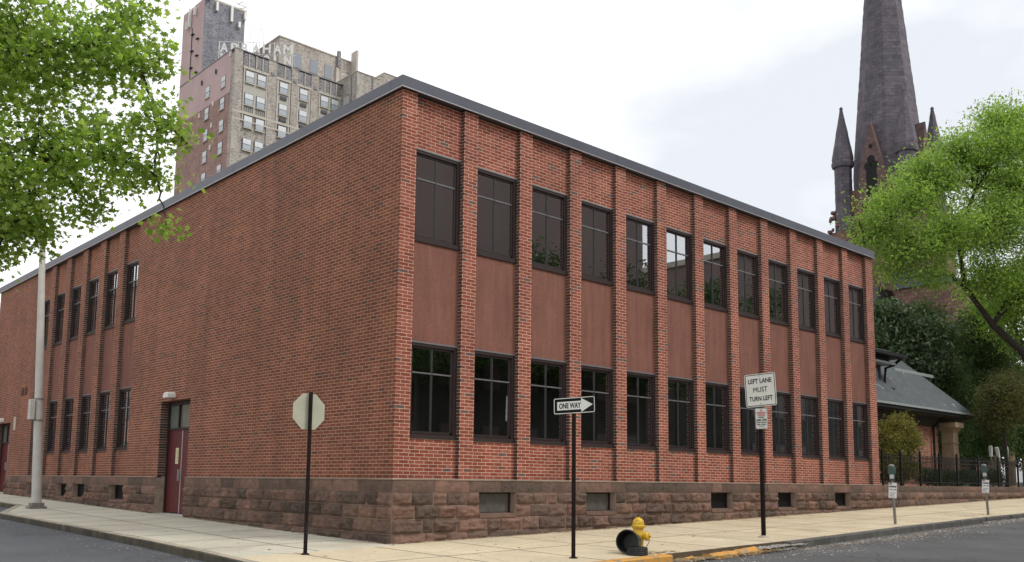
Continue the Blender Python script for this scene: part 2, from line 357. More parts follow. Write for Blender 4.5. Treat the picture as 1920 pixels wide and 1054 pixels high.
def npmesh(name, verts, faces_list, mat, base=(0, 0, 0)):
    """verts (N,3); faces_list: list of (M,k) arrays"""
    me = bpy.data.meshes.new(name); V = np.asarray(verts, np.float32)-np.asarray(base, np.float32)
    me.vertices.add(len(V)); me.vertices.foreach_set('co', V.ravel())
    tot = sum(f.size for f in faces_list); npoly = sum(len(f) for f in faces_list)
    me.loops.add(tot); me.loops.foreach_set('vertex_index', np.concatenate([f.ravel() for f in faces_list]).astype(np.int32))
    st = []; o = 0
    for f in faces_list: st.append(o+np.arange(len(f))*f.shape[1]); o += f.size
    me.polygons.add(npoly); me.polygons.foreach_set('loop_start', np.concatenate(st).astype(np.int32))
    me.update(calc_edges=True); me.validate(); me.materials.append(mat); return me
def text_mesh(s, size, sx=1.0, depth=.0015, bold=0.0, spacing=1.0):
    cu = bpy.data.curves.new('lettering', 'FONT'); cu.body = s; cu.size = size; cu.extrude = depth; cu.offset = bold; cu.space_character = spacing
    cu.align_x = 'CENTER'; cu.align_y = 'CENTER'; cu.resolution_u = 3
    o = bpy.data.objects.new('lettering', cu); COL.objects.link(o); bpy.context.view_layer.update()
    me = bpy.data.meshes.new_from_object(o.evaluated_get(bpy.context.evaluated_depsgraph_get()))
    bpy.data.objects.remove(o); me.transform(Matrix.Diagonal((sx, 1, 1, 1))); return me
class Frame:
    """local sign frame: origin o, right axis r, up u, normal n"""
    def __init__(s, o, r, up=(0, 0, 1), tilt=0):
        s.o = Vector(o); s.r = Vector(r).normalized(); s.u = Vector(up).normalized(); s.n = s.r.cross(s.u).normalized()
        if tilt:
            q = Matrix.Rotation(R(tilt), 3, s.n); s.r = q @ s.r; s.u = q @ s.u
    def p(s, x, y, d=0): return s.o+s.r*x+s.u*y+s.n*d
    def mat(s, x, y, d): 
        m = Matrix((s.r, s.u, s.n)).transposed().to_4x4(); m.translation = s.p(x, y, d); return m
def rrect(w, h, r, k=5):
    out = []
    for cx, cy, a0 in ((w/2-r, h/2-r, 0), (-w/2+r, h/2-r, 90), (-w/2+r, -h/2+r, 180), (w/2-r, -h/2+r, 270)):
        for i in range(k+1):
            a = R(a0+90*i/k); out.append((cx+r*math.cos(a), cy+r*math.sin(a)))
    return out
def plate(mb, fr, outline, d0, d1):
    n = len(outline)
    return mb.add([fr.p(x, y, d0) for x, y in outline]+[fr.p(x, y, d1) for x, y in outline],
                  [tuple(range(n)), tuple(range(n, 2*n))]+[(i, (i+1) % n, n+(i+1) % n, n+i) for i in range(n)])
def band(mb, fr, outer, inner, d0, d1):
    n = len(outer); vs = []
    for pts, d in ((outer, d0), (outer, d1), (inner, d1), (inner, d0)): vs += [fr.p(x, y, d) for x, y in pts]
    fs = []
    for i in range(n):
        j = (i+1) % n
        for a, b in ((0, 1), (1, 2), (2, 3), (3, 0)): fs.append((a*n+i, a*n+j, b*n+j, b*n+i))
    return mb.add(vs, fs)
def put_text(s, fr, x, y, size, mat, parent, d=.004, sx=.8, bold=0.0, name='lettering', spacing=1.0, height=None, width=None):
    me = text_mesh(s, size, sx, .001, bold, spacing)
    co = np.empty(len(me.vertices)*3, np.float32); me.vertices.foreach_get('co', co); co = co.reshape(-1, 3)
    mn, mxx = co.min(0), co.max(0)
    kx = (width/(mxx[0]-mn[0])) if width else 1; ky = (height/(mxx[1]-mn[1])) if height else 1
    co[:, 0] = (co[:, 0]-(mn[0]+mxx[0])/2)*kx; co[:, 1] = (co[:, 1]-(mn[1]+mxx[1])/2)*ky
    mtx = fr.mat(x, y, d); M3 = np.array(mtx.to_3x3()); tr = np.array(mtx.translation)-np.array(wloc(parent))
    co = co@M3.T+tr; me.vertices.foreach_set('co', co.astype(np.float32).ravel()); me.update()
    me.materials.clear(); me.materials.append(mat); return link(name, me, parent)

# ================================================================== GROUND
def sheet(name, rects, dz, mat, hole=None, thick=0):
    mb = MB()
    for x0, x1, y0, y1 in rects:
        P = [(x0, y0), (x1, y0), (x1, y1), (x0, y1)]
        mb.add([(x, y, gz(x, y)+dz) for x, y in P], [(0, 1, 2, 3)])
    return props(mb.build(name, mat), kind='structure')
def polysheet(name, pts, dz, mat, thick):
    mb = MB(); n = len(pts)
    mb.add([(x, y, gz(x, y)+dz) for x, y in pts]+[(x, y, gz(x, y)+dz-thick) for x, y in pts],
           [tuple(range(n))]+[(i, (i+1) % n, n+(i+1) % n, n+i) for i in range(n)])
    return props(mb.build(name, mat), kind='structure')
KH = .135
mb = MB(); gx = [-1500, -60, 60, 1500]
for i in range(3):
    for j in range(3):
        mb.add([(x, y, gz(x, y)-.2) for x, y in ((gx[i], gx[j]), (gx[i+1], gx[j]), (gx[i+1], gx[j+1]), (gx[i], gx[j+1]))], [(0, 1, 2, 3)])
props(mb.build('ground', M_earth), kind='structure')
sheet('road', [(-60, 60, -15.2, -4.0), (-11.6, -3.05, -60, -15.2)], -KH, M_road)
sheet('side_road', [(-11.6, -1.6, -4.0, 60)], -KH, M_roadL)
arc = [(-1.35+2.0*math.cos(R(a)), -2.35+2.0*math.sin(R(a))) for a in range(180, 271, 10)]     # rounded street corner
leftk = [(-3.22, 13.1), (-3.16, 8), (-3.15, 3.5), (-3.25, .6), (-3.35, -.9)]
# side kerb line, from the far end of the side street round the corner to the gap beside the hydrant
kerbL = [(-1.80, 60), (-1.80, 16.9), (-3.20, 13.2)]+leftk[1:]+arc[1:]
kerbR0 = [(-1.35, -4.37), (2.44, -4.45)]
kerbR1 = [(6.15, -4.44), (8, -4.32), (11.5, -4.12), (17, -4.02), (60, -3.9)]
def inset(poly, d):
    out = []
    for i, p in enumerate(poly):
        a = Vector(poly[max(i-1, 0)]); b = Vector(poly[min(i+1, len(poly)-1)]); t = (b-a).normalized(); n = Vector((-t.y, t.x))
        out.append((p[0]+n.x*d, p[1]+n.y*d))
    return out
def kerb(name, poly, wd, mat, top=0.004, seglen=1.8):
    mb = MB(); inn = inset(poly, wd)
    for i in range(len(poly)-1):
        a, b, c, d = Vector(poly[i]), Vector(poly[i+1]), Vector(inn[i+1]), Vector(inn[i]); n = max(1, int((b-a).length/seglen))
        for k in range(n):
            if (a+(b-a)*k/n).length > 62: continue
            t0, t1 = k/n+.002, (k+1)/n-.002
            q = [a.lerp(b, t0), a.lerp(b, t1), d.lerp(c, t1), d.lerp(c, t0)]; e = [-.012, -.012, .0, .0]
            j = random.uniform(-.006, .004)
            lo = [(p.x, p.y, gz(p.x, p.y)-.3) for p in q]; md = [(p.x, p.y, gz(p.x, p.y)+top+j-(.02 if z < 1 and i2 < 2 else 0)) for i2, (p, z) in enumerate(zip(q, e))]
            off = (c-b).normalized()*.018
            tp = [(p.x+(off.x if i2 < 2 else 0), p.y+(off.y if i2 < 2 else 0), gz(p.x, p.y)+top+j) for i2, p in enumerate(q)]
            mb.rings([lo, md, tp]); mb.mi[-10:] = [1, 0, 0, 0, 1, 0, 0, 0, 0, 0]
    return props(mb.build(name, [mat, M_kerb_face] if mat is M_kerb else mat), kind='structure')
sw = .17
inL = inset(kerbL, sw+.02); inR0 = inset(kerbR0, sw+.02); inR1 = inset(kerbR1, .16)
left_walk = [p for p in inL if p[1] > -.28]+[(-3.13, -.28), (.25, -.28), (.25, 60)]
polysheet('sidewalk', left_walk, 0, M_walkL, .2)
right_walk = [(.25, -.285)]+[(-3.13, -.285)]+[p for p in inL if p[1] <= -.3]+[(1.2, -4.26), (2.44, -4.27), (4.0, -4.24), (6.1, -4.25)]+[(x, y) for x, y in inR1[1:]]+[(60, .25), (.25, .25)]
polysheet('front_sidewalk', right_walk, 0, M_walkR, .2)
kerb('kerb', kerbL, sw, M_kerb)
kerb('yellow_kerb', [(-1.35+.0, -4.37), (-.1, -4.42), (1.1, -4.45), (2.44, -4.47)], .19, M_ykerb, .008, 2.5)
kerb('stone_kerb', kerbR1, .15, M_kerb_dark)
# crumbling leftovers of the yellow kerb
mb = MB()
for (x0, x1, y0, h) in ((3.55, 4.35, -4.52, -.06), (4.42, 5.15, -4.50, -.045), (5.2, 5.5, -4.47, -.08), (2.9, 3.3, -4.47, -.10)):
    n = 9; rs = []
    for i in range(n+1):
        x = x0+(x1-x0)*i/n; z = gz(x, y0)
        e = .05*math.sin(math.pi*i/n)
        rs.append([(x, y0-.02+random.uniform(-.03, .03), z-.16), (x, y0+random.uniform(-.02, .03), z+h-.05+e*.5+random.uniform(-.015, .015)), (x, y0+.12, z+h+e*.6+random.uniform(-.02, .02)), (x, y0+.27, z+h+random.uniform(-.02, .01)), (x, y0+.28, z-.16)])
    mb.rings(rs)
props(mb.build('broken_kerb', M_ykerb), kind='structure')
# far sides of both streets
polysheet('far_sidewalk', [(-60, -15.2), (-11.6, -15.2), (-11.6, -60), (-60, -60)], 0, M_walkR, .2)
polysheet('far_sidewalk', [(-3.05, -15.2), (60, -15.2), (60, -60), (-3.05, -60)], 0, M_walkR, .2)
polysheet('far_sidewalk', [(-60, -4.0), (-11.6, -4.0), (-11.6, 60), (-60, 60)], 0, M_walkL, .2)
# loose grit, straw and leaf litter in the gutters
def bits(name, regions, mat, smin, smax, flat=.5):
    V = []; F = []; k = 0
    for (x0, x1, yf, spread, cnt, dz) in regions:
        for _ in range(cnt):
            x = random.uniform(x0, x1); y = yf(x)+random.gauss(0, spread); s = random.uniform(smin, smax)*random.choice((.6, 1, 1, 1.5)); z = gz(x, y)+dz
            a = random.uniform(0, 6.28); l = s*random.uniform(1, 2.4)
            ca, sa = math.cos(a), math.sin(a)
            for dx, dy, dzz in ((-l, 0, .1), (0, -s, 0), (l, 0, .2), (0, s, 0), (0, 0, flat*2)):
                V.append((x+dx*ca-dy*sa, y+dx*sa+dy*ca, z+dzz*s))
            F += [(k, k+1, k+4), (k+1, k+2, k+4), (k+2, k+3, k+4), (k+3, k, k+4)]; k += 5
    return props(link(name, npmesh(name, np.array(V), [np.array(F)], mat)), kind='stuff', label='loose grit and litter lying in the gutters')
bits('gravel', [(2.5, 6.3, lambda x: -4.42, .07, 2600, -.11), (4.9, 6.6, lambda x: -4.40, .07, 1300, -.05), (6.2, 20, lambda x: -4.62+.03*(x-6), .10, 900, -KH), (6, 14, lambda x: -4.9, .35, 500, -KH),
                (16.5, 21, lambda x: -4.2, .1, 500, -.10), (-2, 7, lambda x: -4.95, .3, 500, -KH)], M_grit, .005, .013)
def yside(t): return t
V = bits('grit', [(-3.75, -3.22, lambda x: random.uniform(-1, 13), 1.0, 350, -KH), (-5.5, -3.4, lambda x: random.uniform(1, 13), 1.5, 120, -KH)], M_grit, .003, .007)
V['label'] = 'pale grit scattered along the side street gutter'
lit = bits('leaf_litter', [(2.5, 5.6, lambda x: -4.46, .09, 1500, -.09), (6.0, 12, lambda x: -4.62, .10, 350, -KH), (12, 20, lambda x: -4.4, .12, 250, -KH), (-2.5, 18, lambda x: random.uniform(-4, -.3), .3, 160, .002),
                           (2.2, 3.0, lambda x: -4.05, .08, 150, .002), (-3, 0, lambda x: random.uniform(0, 12), .3, 50, .002), (17, 19.5, lambda x: -3.3, .25, 120, .002)], M_litter, .007, .016, .25)
lit2 = bits('leaf_litter', [(-.1, 19.2, lambda x: -.17, .03, 900, .002), (19.2, 34, lambda x: -.10, .03, 400, .002)], M_litter, .006, .014, .3)
lit2['label'] = 'dirt and leaf litter along the foot of the stone base'
lit['label'] = 'brown leaf litter along the kerb and on the slabs'

# ================================================================== MAIN BRICK BUILDING
OB = (0, 0, -1.2)
office = empty('brick_building', OB, 'two storey red brick corner building with brown stone base and tall windows', 'building')
P0, PB, PW = .353, 1.562, .3617          # corner pier, bay pitch, pilaster width
BW = PB-PW; NB = 12; XE = P0+NB*PB-PW+.4709
LB0, LBP, LBW = 13.08, 1.656, 1.19; YE = 28.1
WH = 1.86; ZL, ZU, ZT = .75, 4.56, 7.465; RC = .105
DOOR = (8.95, 10.82, 2.0); WDOOR = (25.24, 27.2, 2.02)
mb = MB()
for k in range(NB+1):
    x0 = .002 if k == 0 else P0+k*PB-PW; x1 = P0 if k == 0 else (XE if k == NB else P0+k*PB)
    mb.box(x0, x1, 0, .3, -.01, ZT)
for k in range(NB):
    x0 = P0+k*PB; mb.box(x0, x0+BW, RC, .3, -.01, ZL); mb.box(x0, x0+BW, RC, .3, ZU+WH, ZT)
mb.box(XE-.3, XE-.002, .3, 9, -.01, ZT)
def return_faces(o, ax, lo, hi):
    me = o.data; me.materials.append(M_brick_return)
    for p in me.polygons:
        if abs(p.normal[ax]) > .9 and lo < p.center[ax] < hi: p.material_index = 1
return_faces(mb.build('brick_front_wall', M_brick, office), 0, .2, XE-.1)
mb = MB()
def cutwall(mb, u0, u1, z0, z1, d0, d1, holes, emit):
    us = sorted({u0, u1, *[h[0] for h in holes if u0 < h[0] < u1], *[h[1] for h in holes if u0 < h[1] < u1]})
    for a, b in zip(us, us[1:]):
        zs = [(z0, z1)]
        for h in holes:
            if h[0] < (a+b)/2 < h[1]:
                nz = []
                for p, q in zs:
                    if h[2] > p: nz.append((p, min(q, h[2])))
                    if h[3] < q: nz.append((max(p, h[3]), q))
                zs = [z for z in nz if z[1]-z[0] > 1e-4]
        for p, q in zs: emit(mb, a, b, p, q, d0, d1)
eL = lambda mb, a, b, p, q, d0, d1: mb.box(d0, d1, a, b, p, q)
eR = lambda mb, a, b, p, q, d0, d1: mb.box(a, b, d0, d1, p, q)
bays = [(LB0+i*LBP, LB0+i*LBP+LBW) for i in range(6)]
holes = [(*DOOR[:2], -2, DOOR[2]), (*WDOOR[:2], -2, WDOOR[2])]
cutwall(mb, .002, YE, -.01, ZT, 0, .3, holes+[(a, b, -2, 9) for a, b in bays], eL)
for a, b in bays: mb.box(RC, .3, a, b, -.01, ZL); mb.box(RC, .3, a, b, ZU+WH, ZT)
for D in (DOOR, WDOOR): mb.box(.002, .3, D[0]-.001, D[0]-.12, -1.2, 0).box(.002, .3, D[1]+.001, D[1]+.12, -1.2, 0)
return_faces(mb.build('brick_side_wall', M_brick_side, office), 1, .2, YE-.1)
# panels between the two rows of windows
for k in range(NB):
    x0 = P0+k*PB; MB().box(x0, x0+BW, RC+.012, .25, ZL+WH, ZU).build('panel', M_panel, office)
for a, b in bays: MB().box(RC+.012, .25, a, b, ZL+WH, ZU).build('panel', M_panel, office)
# window prototype (local: x along the wall, y into the building, z up)
def window_meshes(Wd):
    h = Wd/2; fr = MB()
    for s in (-1, 1):
        fr.box(s*h, s*(h-.085), RC+.006, .215, .085, WH-.0); fr.box(s*(h-.085), s*(h-.125), RC+.035, .205, .10, WH-.09)
    fr.box(-h+.085, h-.085, RC+.006, .215, WH-.085, WH); fr.box(-h+.085, h-.085, RC+.035, .205, WH-.125, WH-.085)
    fr.box(-h+.085, h-.085, RC+.035, .205, .10, .145)
    sill = MB().box(-h, h, RC-.022, .215, .0, .088)
    cap = MB().box(-h, h, RC-.006, RC+.03, WH-.028, WH+.004)
    mul = MB().box(-.012, .012, RC+.035, .185, .145, WH-.125)
    tra = MB().box(-h+.125, -.014, RC+.030, .185, 1.252, 1.276).box(.014, h-.125, RC+.030, .185, 1.252, 1.276)
    gl = MB().box(-h+.125, h-.125, .163, .169, .145, WH-.125)
    return [x.mesh(n, mt) for n, x, mt in (('window_frame', fr, M_frame), ('sill', sill, M_frame), ('head_flashing', cap, M_flash), ('mullion', mul, M_bar_dark), ('transom_bar', tra, M_bar), ('glass_pane', gl, M_glass))]
WR, WL = window_meshes(BW), window_meshes(LBW)
def place_window(ms, loc, rot=0):
    f = link('window', ms[0], office, Vector(loc)-Vector(OB)); f.rotation_euler.z = rot
    for nme, me in zip(('sill', 'head_flashing', 'mullion', 'transom_bar', 'glass_pane'), ms[1:]): link(nme, me, f)
for k in range(NB):
    for z in (ZL, ZU): place_window(WR, (P0+k*PB+BW/2, 0, z))
for a, b in bays:
    for z in (ZL, ZU): place_window(WL, (0, (a+b)/2, z), -math.pi/2)
# interior seen through the glass
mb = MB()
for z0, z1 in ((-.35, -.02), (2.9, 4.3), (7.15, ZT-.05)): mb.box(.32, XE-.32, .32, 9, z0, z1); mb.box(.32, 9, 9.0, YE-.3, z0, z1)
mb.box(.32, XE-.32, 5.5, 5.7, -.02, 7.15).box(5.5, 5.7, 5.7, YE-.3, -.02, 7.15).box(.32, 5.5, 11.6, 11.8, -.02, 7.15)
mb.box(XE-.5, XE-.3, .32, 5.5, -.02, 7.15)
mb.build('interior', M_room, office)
mb = MB()
for k in range(1, NB+1):
    x = P0+k*PB-PW; w2 = PW if k < NB else .2
    for z0, z1 in ((0, 2.9), (4.3, 7.15)): mb.box(x-.15, x+w2+.02, .28, .40, z0, z1)
for i, (a, b) in enumerate(bays):
    for z0, z1 in ((0, 2.9), (4.3, 7.15)): mb.box(.28, .40, b-.15, b+.45, z0, z1)
mb.build('window_reveal', M_pale, office)
# a few things standing just inside the ground floor windows
mb = MB()
mb.box(7.3, 8.1, 1.3, 1.6, .0, 1.25).box(7.4, 7.65, 1.35, 1.55, 1.25, 1.75).box(5.6, 6.5, 1.2, 1.5, 1.0, 1.1).box(5.7, 5.9, 1.25, 1.45, 1.45, 1.85).box(6.0, 6.12, 1.25, 1.4, 1.4, 1.8)
mb.build('office_furniture', M_white, office)
# fascia
mb = MB()
segs = [(-.075, 6.2), (6.205, 13.0), (13.005, XE+.06)]
for a, b in segs: mb.box(a, b, -.075, .32, 7.482, 7.705)
for a, b in ((.325, 7), (7.005, 14), (14.005, 21), (21.005, YE+.05)): mb.box(-.074, .32, a, b, 7.482, 7.705)
mb.box(XE-.32, XE+.06, .325, 9, 7.482, 7.705)
fas = mb.build('fascia', M_fascia, office, bevel=.004)
MB().box(-.085, XE+.07, -.085, -.055, 7.466, 7.481).box(-.085, -.055, -.054, YE+.05, 7.466, 7.481).build('drip_edge', M_drip, fas)
MB().box(.3, XE-.3, .3, 9, 7.47, 7.62).box(.3, 9, 9.0, YE, 7.47, 7.62).build('roof', M_fascia, office)
MB().box(.3, XE, 8.8, 9.0, -1.2, 7.47).box(8.8, 9, 9.0, YE, -1.2, 7.47).box(.3, 9, YE-.3, YE-.02, -1.2, 7.47).build('rear_wall', M_brick_side, office)
MB().tube([(9.4, 1.0, 7.6), (9.4, 1.0, 8.15)], .02).tube([(10.2, 1.0, 7.6), (10.2, 1.0, 8.1)], .03).build('roof_pipe', M_gal, office)
# adjoining stucco return beyond the last pier
MB().box(XE+.002, XE+.42, .35, .8, -.9, 5.0).build('stucco_return', simple('pink_stucco', (.33, .17, .13), .9, var=.15, nscale=3), office)
MB().box(XE+.002, XE+.50, .28, .85, 5.0, 5.09).build('coping', M_concr, office)

# ---- rock-faced stone base
def vnoise(n, m, cells):
    g = RNG.random((cells+2, cells+2)); a = np.linspace(0, cells, n); b = np.linspace(0, cells, m)
    ia, ib = a.astype(int), b.astype(int); fa, fb = a-ia, b-ib; fa = fa*fa*(3-2*fa); fb = fb*fb*(3-2*fb)
    A = g[np.ix_(ia, ib)]; B = g[np.ix_(ia+1, ib)]; Cc = g[np.ix_(ia, ib+1)]; D = g[np.ix_(ia+1, ib+1)]
    return (A*(1-fa)[:, None]+B*fa[:, None])*(1-fb)[None]+(Cc*(1-fa)[:, None]+D*fa[:, None])*fb[None]
SV, SF, SN = [], [], [0]
def stone_block(u0, u1, z0, z1, mapf, rough=1.0, d0=.035, res=.024):
    n = max(5, int((u1-u0)/res)); m_ = max(5, int((z1-z0)/res)); g = .005
    us = np.linspace(u0+g, u1-g, n); zs = np.linspace(z0+g, z1-g, m_)
    U, Z = np.meshgrid(us, zs, indexing='ij')
    e = np.minimum(np.minimum(np.arange(n), n-1-np.arange(n))[:, None], np.minimum(np.arange(m_), m_-1-np.arange(m_))[None])
    prof = np.where(e == 0, 0, np.where(e == 1, .55, 1.0))
    nz = vnoise(n, m_, 2)*.45+np.abs(vnoise(n, m_, 4)-.5)*.9+np.round(vnoise(n, m_, 3)*3)/3*.35+vnoise(n, m_, 11)*.22
    tilt = RNG.uniform(-.02, .02)*(U-U.mean())/(u1-u0)*2+RNG.uniform(-.02, .02)*(Z-Z.mean())/(z1-z0)*2
    D = d0+prof*(.012+rough*(np.clip(nz-.25, 0, 1)*.12+tilt*1.2))
    SV.append(mapf(U.ravel(), Z.ravel(), -D.ravel()))
    i = np.arange(n-1)[:, None]*m_+np.arange(m_-1)[None]; i = i.ravel()+SN[0]
    SF.append(np.stack([i, i+m_, i+m_+1, i+1], 1)); SN[0] += n*m_
mR = lambda U, Z, D: np.stack([U, D, Z], 1)
mL = lambda U, Z, D: np.stack([D, U, Z], 1)
bwR = [(2.05, 3.05), (5.15, 6.15), (9.84, 10.8), (12.99, 13.96), (16.18, 17.14)]
bwL = [(13.06, 14.18), (16.34, 17.46), (18.03, 19.1), (21.48, 22.41)]
courses = [(-.505, -.255, .42), (-.755, -.505, .5), (-1.02, -.755, .55), (-1.30, -1.02, .6), (-1.6, -1.30, .7)]
def base_run(u0, u1, holes, mapf):
    for ci, (z0, z1, bl) in enumerate(courses):
        hs = sorted([h for h in holes if h[3] > z0+.01 and h[2] < z1-.01]); u = u0; spans = []
        for h in hs:
            spans.append((u, h[0])); u = h[1]
        spans.append((u, u1))
        for a, b in spans:
            if b-a < .05: continue
            n = max(1, round((b-a)/bl)); c = [a]+[a+(b-a)*(i+random.uniform(-.28, .28))/n for i in range(1, n)]+[b]
            for p, q in zip(c, c[1:]):
                if max(gz(p, 0) if mapf is mR else gz(0, p), gz(q, 0) if mapf is mR else gz(0, q)) > z1: continue
                stone_block(p, q, z0, z1, mapf, random.uniform(.6, 1.15))
    # smooth band course on top
    hs = sorted([h for h in holes if h[3] > -.2]); u = u0; spans = []
    for h in hs: spans.append((u, h[0])); u = h[1]
    spans.append((u, u1))
    for a, b in spans:
        n = max(1, round((b-a)/.95)); c = [a]+[a+(b-a)*(i+random.uniform(-.3, .3))/n for i in range(1, n)]+[b]
        for p, q in zip(c, c[1:]): stone_block(p, q, -.255, -.012, mapf, .05, .048, .08)
hR = [(a, b, -.755, -.255) for a, b in bwR]; hL = [(a, b, -.755, -.255) for a, b in bwL]
hD = [(*DOOR[:2], -3, .1), (*WDOOR[:2], -3, .1)]
def flush_stone(nm):
    link(nm, npmesh(nm, np.concatenate(SV), [np.concatenate(SF)], M_stone, OB), office); SV.clear(); SF.clear(); SN[0] = 0
base_run(-.036, XE+.05, hR, mR); flush_stone('front_stone_base')
for a, b in ((-.036, DOOR[0]), (DOOR[1], WDOOR[0]), (WDOOR[1], YE)):
    base_run(a, b, [h for h in hL if a < h[0] < b], mL); flush_stone('side_stone_base')
mb = MB()
cutwall(mb, -.034, XE+.05, -1.7, -.012, -.034, .3, hR, eR); cutwall(mb, .3, DOOR[0], -1.7, -.012, -.034, .3, hL+hD, eL)
M_joint = simple('lime_mortar', (.30, .23, .18), .95, var=.25)
mb.build('base_mortar', M_joint, office)
for a, b in ((DOOR[1], WDOOR[0]), (WDOOR[1], YE)):
    mb = MB(); cutwall(mb, a, b, -1.7, -.012, -.034, .3, hL, eL); mb.build('base_mortar', M_joint, office)
mb = MB()
mb.add([(-.062, -.062, -.012), (XE+.06, -.062, -.012), (XE+.06, .11, .012), (0, .11, .012), (-.062, -.062, -.03), (XE+.06, -.062, -.03), (XE+.06, .11, -.03), (0, .11, -.03)],
       [(0, 1, 2, 3), (4, 5, 6, 7), (0, 1, 5, 4), (1, 2, 6, 5), (2, 3, 7, 6), (3, 0, 4, 7)])
for a, b in ((-.062, DOOR[0]), (DOOR[1], WDOOR[0]), (WDOOR[1], YE)):
    mb.add([(-.0621, a, -.0119), (-.0621, b, -.0119), (.11, b, .0121), (.11, a+(.17 if a < 0 else 0), .0121), (-.0621, a, -.0301), (-.0621, b, -.0301), (.11, b, -.0301), (.11, a+(.17 if a < 0 else 0), -.0301)],
           [(0, 1, 2, 3), (4, 5, 6, 7), (0, 1, 5, 4), (1, 2, 6, 5), (2, 3, 7, 6), (3, 0, 4, 7)])
mb.build('water_table', simple('weathered_brownstone_ledge', (.24, .18, .135), .9, var=.25, nscale=3, bmp=.4), office)
# basement windows: sill block, dark frame, grey board behind
def bwin(a, b, right, boarded):
    E_ = (lambda u0, u1, d0, d1, z0, z1: MB().box(u0, u1, d0, d1, z0, z1)) if right else (lambda u0, u1, d0, d1, z0, z1: MB().box(d0, d1, u0, u1, z0, z1))
    f = E_(a+.02, b-.02, .16, .2, -.70, -.256).build('basement_window', M_boardgrey if boarded else M_black, office)
    fr = MB()
    for q in ((a, a+.04, -.70, -.25), (b-.04, b, -.70, -.25), (a, b, -.69, -.65), (a, b, -.29, -.256)):
        (fr.box(q[0], q[1], .13, .16, q[2], q[3]) if right else fr.box(.13, .16, q[0], q[1], q[2], q[3]))
    fr.build('frame', M_frame, f)
    s = MB(); 
    vs = [(a+.005, -.06, -.755), (b-.005, -.06, -.755), (b-.005, .16, -.755), (a+.005, .16, -.755), (a+.005, -.06, -.685), (b-.005, -.06, -.685), (b-.005, .16, -.66), (a+.005, .16, -.66)]
    if not right: vs = [(y, x, z) for x, y, z in vs]
    s.add(vs, [(0, 1, 2, 3), (4, 5, 6, 7), (0, 1, 5, 4), (1, 2, 6, 5), (2, 3, 7, 6), (3, 0, 4, 7)]).build('sill', M_stone, f)
for i, (a, b) in enumerate(bwR): bwin(a, b, True, i < 2)
for a, b in bwL: bwin(a, b, False, False)

# ---- doors
def doors(y0, y1, zt, notice):
    zb = gz(0, (y0+y1)/2)+.03; DT = 1.24; c = 9.87 if notice else (y0+y1)/2
    root = MB().box(.25, .29, y0+.06, c-.012, zb+.02, DT).box(.25, .29, c+.012, y1-.06, zb+.02, DT).build('double_door', M_redpaint, office)
    MB().box(.235, .252, c-.022, c+.022, zb+.02, DT-.02).build('astragal', M_alu, root)
    MB().box(.21, .32, y0, y0+.06, zb, zt-.02).box(.21, .32, y1-.06, y1, zb, zt-.02).box(.2105, .32, y0+.06, y1-.06, zt-.10, zt-.02).box(.2105, .32, y0+.06, y1-.06, DT, DT+.05).box(.2105, .32, c+.22, c+.28, DT+.05, zt-.10).build('door_frame', M_frame, root)
    MB().box(.262, .268, y0+.06, c+.22, DT+.05, zt-.10).box(.262, .268, c+.28, y1-.06, DT+.05, zt-.10).build('transom_glass', simple('frosted_grey_glass', (.15, .16, .14), .2, var=.1), root)
    MB().box(.10, .36, y0, y1, zb-.06, zb).build('threshold', M_alu, root)
    MB().box(.18, .235, c+.05, c+.08, zb+.85, zb+1.15).build('handle', M_alu, root)
    MB().box(.33, .345, y0, y1, zb-.1, zt).build('back_board', M_black, root)
    if notice:
        n = MB().box(.245, .2495, c+.22, c+.40, zb+1.30, zb+1.72).build('notice', simple('cream_paper', (.62, .58, .36), .7, var=.05), root)
        ln = MB()
        for i in range(6): ln.box(.2435, .2448, c+.24, c+.24+random.uniform(.08, .14), zb+1.36+i*.055, zb+1.372+i*.055)
        ln.build('printed_lines', M_ink, n)
    ly = 10.04 if notice else 26.35; lz = 2.06
    lm = MB(); prof = []
    for i in range(9):
        a = math.pi*i/8; prof.append((ly-.17*math.cos(a)*1.0, lz+.02+.13*math.sin(a)**.6 if 0 < i < 8 else lz))
    lm.add([(-.22, y, z if z > lz else z) for y, z in prof]+[(.0, y, z+.02 if z > lz else z) for y, z in prof], [tuple(range(9)), tuple(range(9, 18))]+[(i, (i+1) % 9, 9+(i+1) % 9, 9+i) for i in range(9)])
    lm.build('wall_lamp', M_white, office, bevel=.012)
doors(*DOOR, True); doors(*WDOOR, False)
MB().box(-.02, -.001, 24.5, 24.78, 1.70, 2.2).build('address_plate', M_concr, office)
mb = MB()
for y in (23.3, 23.75):
    for k in range(5): mb.box(-.012, -.002, y, y+.33, 2.98+k*.06, 3.01+k*.06)
mb.build('wall_vent', M_black, office)

# ================================================================== STREET FURNITURE
def sign_pole(mb, x, y, z1, lean=(0, 0), w_=.026):
    z0 = gz(x, y)-.05; n = 14
    rs = []
    for i in range(n+1):
        z = z0+(z1-z0)*i/n; cx = x+lean[0]*(z-z0); cy = y+lean[1]*(z-z0)
        rs.append([(cx-w_, cy-w_, z), (cx+w_, cy-w_, z), (cx+w_, cy+w_, z), (cx-w_, cy+w_, z)])
    return mb.rings(rs)
def turn(r, mb, x, y, ang):   # rotate collected geometry about a vertical axis
    c, s = math.cos(ang), math.sin(ang)
    mb.v = [(x+(p[0]-x)*c-(p[1]-y)*s, y+(p[0]-x)*s+(p[1]-y)*c, p[2]) for p in mb.v]; return mb
